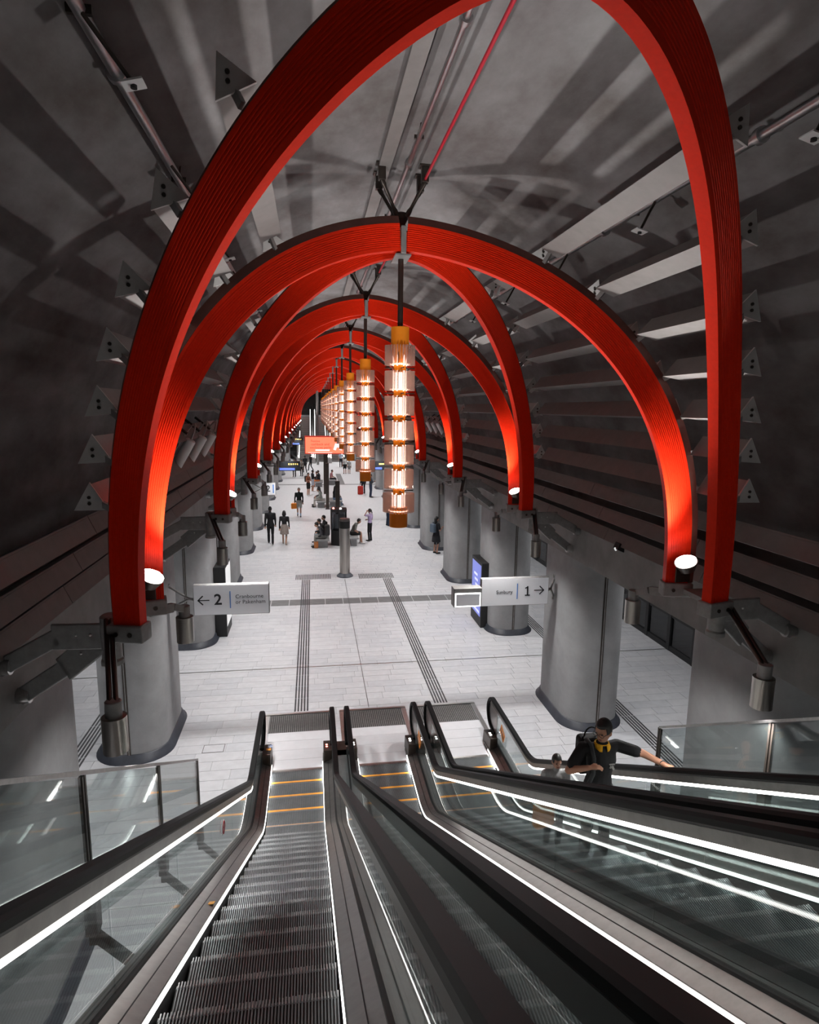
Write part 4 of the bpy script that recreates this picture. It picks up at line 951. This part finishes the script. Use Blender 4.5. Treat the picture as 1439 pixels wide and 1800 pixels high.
    bm = bmesh.new(); bm.from_mesh(body); m2 = fm.mesh('tmp', SKIN); bm.from_mesh(m2); bm.to_mesh(body); bm.free(); bpy.data.meshes.remove(m2)
    t = link(name, body, None, loc, (0, 0, rz)); body.name = 'person'; t.scale = (f, f, f); tag(t, label, 'person')
    hb = MB(); hb.sphere((0, -.012, .022), (.084, .102, .112), 20, 14)
    keep = []
    for fc in hb.f:
        c_ = sum((Vector(hb.v[i]) for i in fc), Vector())/len(fc)
        if (c_.y > .035 and c_.z < .062) or c_.z < -.055 or (c_.y > -0.01 and c_.z < 0.0): continue
        keep.append(fc)
    hb.f = keep; hb.mi = [0]*len(keep); hb.sm = [True]*len(keep)
    if hair == 'long': capsule(hb, (0, -.06, .0), (0, -.085, -.2), .075, .06)
    if hair == 'pony': capsule(hb, (0, -.10, .06), (0, -.16, -.1), .035, .022)
    if hair == 'bob': capsule(hb, (-.05, -.03, -.02), (-.055, -.04, -.09), .05, .045); capsule(hb, (.05, -.03, -.02), (.055, -.04, -.09), .05, .045); capsule(hb, (0, -.06, -.03), (0, -.07, -.09), .06, .05)
    hb.v = [tuple(hc+HRm @ Vector(v)) for v in hb.v]; ho = hb.build('hair', hairmat, t); so = ho.modifiers.new('thick', 'SOLIDIFY'); so.thickness = 0.012
    eb = MB()
    for q in (-1, 1): eb.sphere(hc+HRm @ Vector((q*.031, .083, .012)), (.013, .009, .008), 10, 6)
    eb.build('eyes', 'ink', t)
    mo = MB(); mo.box(hc+HRm @ Vector((0, .086, -.058)), (.042, .008, .009), HRm); mo.build('mouth', cloth((.22, .07, .06)), t)
    return t, J, hc, HRm, f
B90 = PI/2
G = lambda a, b, c: (a, b, c)
person('man in a black suit walking away on the left of the concourse', (-2.05, 29.7, 0), 0.05, 1.83, WALK, top=(.008, .008, .01), bottom=(.008, .008, .01))
person('woman in a black top and taupe skirt walking away beside the suited man', (-1.39, 29.5, 0), -0.05, 1.66, WALK, top=(.012, .012, .014), bottom=(.24, .2, .18), shoe=(.3, .24, .2), legs='skirt', hair='bob', female=True)
person('man in a black jumper and grey shorts walking towards the viewer with an orange bag', (-0.86, 37.3, 0), PI, 1.76, WALK, top=(.012, .015, .015), bottom=(.3, .3, .28), legs='short', socks=(.25, .35, .5), hairmat=cloth((.12, .1, .09)), pose=dict(wL=(-.23, .02, .88), wR=(.25, .05, .88), eR=(.235, -.03, 1.13)))
person('man with a rust shirt and black shorts wearing a black backpack', (-0.37, 46.4, 0), -2.2, 1.72, top=(.26, .09, .05), bottom=(.015, .015, .015), legs='short', shoe=(.7, .7, .7), sleeve='short', pose=PHONE)
person('man in a black top and pale shorts standing by the farther bench', (-0.05, 48.6, 0), -1.2, 1.72, top=(.015, .015, .018), bottom=(.45, .5, .58), legs='short', shoe=(.7, .7, .7), pose=PHONE)
person('woman in a lilac top and black trousers with a hand to her head', (2.74, 30.0, 0), 0.9, 1.62, top=(.42, .33, .52), bottom=(.012, .012, .014), sleeve='short', hair='pony', female=True, pose=dict(eL=(-.32, .12, 1.42), wL=(-.15, .1, 1.6), eR=(.24, .02, 1.14), wR=(.12, .24, 1.12)))
person('woman in a black dress with a phone beside the third right column', (5.49, 27.0, 0), -1.1, 1.72, top=(.012, .012, .015), bottom=(.014, .014, .018), legs='skirt', sleeve='short', hair='long', female=True, pose=PHONE)
person('man in a dark jacket and navy jeans looking at a phone by the right columns', (4.18, 45.2, 0), -1.3, 1.72, top=(.04, .045, .06), bottom=(.02, .03, .06), pose=PHONE)
person('person in black behind the second pendant beside a red suitcase', (3.8, 47.2, 0), 0.4, 1.7, top=(.015, .015, .018), bottom=(.015, .015, .018))
person('person in a grey jacket and navy jeans half hidden by the nearest pendant', (4.12, 33.9, 0), -1.2, 1.74, top=(.1, .1, .11), bottom=(.02, .03, .055), pose=PHONE)
person('person in a pale shirt and black shorts standing before the far escalators', (3.14, 61.9, 0), 0.2, 1.7, top=(.5, .5, .5), bottom=(.012, .012, .014), legs='short', sleeve='short')
person('child in grey standing beside the pale shirted person', (3.56, 61.9, 0), -0.2, 1.42, top=(.28, .28, .28), bottom=(.2, .2, .2), legs='short', sleeve='short')
person('person in dark clothes striding left of the far escalators', (-0.24, 65.2, 0), 0.9, 1.72, WALK, top=(.02, .02, .025), bottom=(.02, .02, .025))
person('person in black walking at the left by the far escalators', (-0.8, 63.0, 0), 0.3, 1.74, WALK, top=(.012, .012, .014), bottom=(.012, .012, .014))
person('person in a taupe top standing left of the walkers', (-1.09, 59.9, 0), 2.6, 1.6, top=(.2, .17, .15), bottom=(.02, .02, .02))
person('person in dark trousers below the left train display', (-1.75, 59.3, 0), 2.9, 1.7, top=(.03, .03, .035), bottom=(.02, .02, .022))
person('person in a pale blue top far away at the right escalator foot', (3.05, 68.8, 0), 0.1, 1.72, top=(.4, .48, .6), bottom=(.015, .015, .02), sleeve='short')
person('seated person in grey trousers bending over a phone, nearest on the left bench', (.5, 28.75, 0), B90, 1.75, SIT, top=(.05, .05, .058), bottom=(.17, .17, .16), lean=.55)
person('seated person in black with white shoes, second on the left bench', (.5, 29.3, 0), B90, 1.75, SIT, top=(.012, .012, .014), bottom=(.2, .23, .26), shoe=(.6, .6, .6), lean=.35)
person('seated person in black sitting upright, farthest on the left bench', (.56, 29.9, 0), B90+.3, 1.78, SIT, top=(.01, .01, .012), bottom=(.02, .02, .022), lean=.1)
person('seated man in a grey tee and black shorts looking at a phone', (1.82, 29.45, 0), -B90, 1.75, SIT, top=(.16, .16, .15), bottom=(.02, .02, .02), legs='short', shoe=(.7, .7, .7), sleeve='short', lean=.5)
person('seated person in a sage grey coat and beige trousers at the middle bench', (.5, 40.9, 0), B90, 1.72, SIT, top=(.26, .28, .26), bottom=(.36, .34, .31), lean=.25)
person('seated person in dark clothes with a black bag at the middle bench', (.5, 41.6, 0), B90, 1.72, SIT, top=(.05, .045, .05), bottom=(.02, .02, .03), lean=.2, hair='long', female=True)
person('seated person in a dark top and blue jeans at the middle bench, facing right', (1.4, 41.2, 0), -B90, 1.74, SIT, top=(.02, .02, .025), bottom=(.12, .18, .28), shoe=(.6, .6, .6), lean=.3)
person('seated person in black facing right at the far end of the middle bench', (1.4, 41.9, 0), -B90, 1.72, SIT, top=(.012, .012, .014), bottom=(.02, .02, .025), lean=.1, hair='long', female=True)
person('seated person with an orange wrap on the farther bench', (.42, 51.9, 0), B90+.4, 1.7, SIT, top=(.012, .012, .014), bottom=(.75, .25, .10), lean=.2)
person('seated person in black beside the orange wrap on the farther bench', (.5, 52.6, 0), B90, 1.7, SIT, top=(.012, .012, .014), bottom=(.02, .02, .02), lean=.1)
person('seated person in a pink top at the bench right of the screen post', (1.5, 53.3, 0), -B90-.3, 1.68, SIT, top=(.5, .22, .24), bottom=(.03, .03, .035), lean=.15, sleeve='short')
def stepz(y): k = math.floor((10.49-y)/PITCH); return nose(10.49-PITCH*k)
# man on the right escalator
my = 5.5; mz = stepz(my)
t, J, hc, HRm, f = person('man in a black polo shirt with a yellow collar riding up the right escalator', (2.88, my, mz), PI, 1.72, skin=SKIN2, top=(.006, .006, .007), bottom=(.055, .055, .058), sleeve='short', head_yaw=.95, head_pitch=-.22, vox=.0085,
    pose=dict(eL=(-.41, .15, 1.385), wL=(-.54, .34, 1.365), eR=(.34, .02, 1.18), wR=(.21, .2, 1.31), chest=(-.01, .03, 1.28), neck=(.0, .03, 1.46), head=(.01, .07, 1.63), aL=(-.11, .0, .085), aR=(.11, .0, .085)), grip=dict(L=(-.72, .45, -.22), R=(-.75, .2, .15)))
tan = cloth((.80, .42, .02))
mb = MB(); n = 20; vs = []
for rr, zz in ((.064, .035), (.070, .026), (.084, -.004), (.081, -.008)): vs += [J['neck']+Vector((rr*math.cos(2*PI*i/n), .006+rr*.95*math.sin(2*PI*i/n), zz-.012-(0.045 if abs(i-5) in (1, 2) else 0.012 if abs(i-5) < 4 else 0)*(rr > .08)*0.5)) for i in range(n)]
mb.add(vs, [(k*n+i, k*n+(i+1) % n, (k+1)*n+(i+1) % n, (k+1)*n+i) for k in range(3) for i in range(n) if not (i in (4, 5) and k >= 1)], True); o = mb.build('collar', tan, t); o.modifiers.new('thick', 'SOLIDIFY').thickness = .008
mb = MB()
for q in (-1, 1): mb.tube([hc+HRm @ Vector((q*.034+.026*math.cos(a*PI/6), .104, .012+.019*math.sin(a*PI/6))) for a in range(13)], .0025, 6); mb.tube([hc+HRm @ Vector((q*.06, .10, .016)), hc+HRm @ Vector((q*.084, .0, .012))], .003, 6)
mb.tube([hc+HRm @ Vector((-.009, .106, .014)), hc+HRm @ Vector((.009, .106, .014))], .0025, 6); mb.build('glasses', 'ink', t)
mb = MB(); sx = .125
mb.tube([(sx, -.10, 1.37), (sx, -.04, 1.475), (sx, .05, 1.465), (sx-.005, .125, 1.36), (sx, .14, 1.2), (sx+.03, .10, 1.05)], [.022]*6, 8); mb.v = [tuple(v) for v in mb.v]; mb.build('backpack_strap', cloth((.03, .034, .036)), t)
mb = MB(); mb.box((-.075, .138, 1.285), (.06, .004, .014)); mb.box((-.085, .142, 1.25), (.022, .004, .05), Matrix.Rotation(.5, 3, 'Y')); mb.box((-.06, .142, 1.258), (.02, .004, .03), Matrix.Rotation(-.4, 3, 'Y')); mb.build('chest_emblem', cloth((.22, .22, .21)), t)
mb = MB(); mb.tube([J['wL'].lerp(J['eL'], .12)+Vector((.03*math.cos(a*PI/6), .0, .03*math.sin(a*PI/6))) for a in range(13)], .006, 6); mb.build('wrist_band', 'ink', t)
def bag(name, label, loc, rz, m, dims, cat, handle=True):
    b = thing(name, label, cat, loc, rz); x, y, z = dims
    mb = MB(); mb.box((0, 0, z/2), dims); bevel(mb.build('body', m, b), min(dims)*.3, 3)
    mb = MB(); mb.tube([(x*.25*math.cos(PI-a*PI/8), 0, z+.10*math.sin(a*PI/8)-.01) for a in range(9)], .008, 6); mb.build('handle', m, b)
    mb = MB(); mb.box((0, y/2+.004, z*.35), (x*.7, .012, z*.45)); mb.build('pocket', m, b); return b
bag('backpack', 'black backpack on the back of the man in the polo shirt', (2.88, my+.21, mz+.98), 0, cloth((.012, .012, .013)), (.3, .15, .42), 'backpack')
# child with the orange bag, one step lower
cy = 6.12; cz = stepz(cy)
person('short dark haired child standing just below the man on the right escalator', (2.69, cy, cz), PI-.1, 1.17, top=(.28, .28, .28), bottom=(.03, .03, .035), vox=.014, head_pitch=-.1, sleeve='short')
bag('shopping_bag', 'orange shopping bag held by the child on the right escalator', (2.56, cy-.02, cz+.30), .3, 'orange', (.26, .12, .3), 'bag')
bag('shopping_bag', 'orange bag carried by the man in grey shorts', (-1.16, 37.22, .5), .4, 'orange', (.34, .14, .34), 'bag')
bag('backpack', 'black backpack worn by the man in the rust shirt', (-.50, 46.58, 1.02), -2.2, 'black', (.32, .18, .46), 'backpack')
bag('backpack', 'blue grey backpack worn by the woman in the black dress', (5.32, 26.92, 1.0), -1.1, cloth((.09, .12, .16)), (.3, .18, .4), 'backpack')
bag('backpack', 'large black backpack at the end of the left bench', (.6, 28.2, 0.44) if False else (.62, 28.58, .62), B90, 'black', (.34, .24, .5), 'backpack')
bag('suitcase', 'red suitcase standing beside the person in black', (3.55, 46.8, 0), .2, cloth((.4, .03, .02)), (.42, .26, .66), 'suitcase')
bag('travel_bag', 'brown paper bag under the left bench', (.1, 28.65, 0), 0, cloth((.45, .16, .05)), (.2, .16, .34), 'bag')
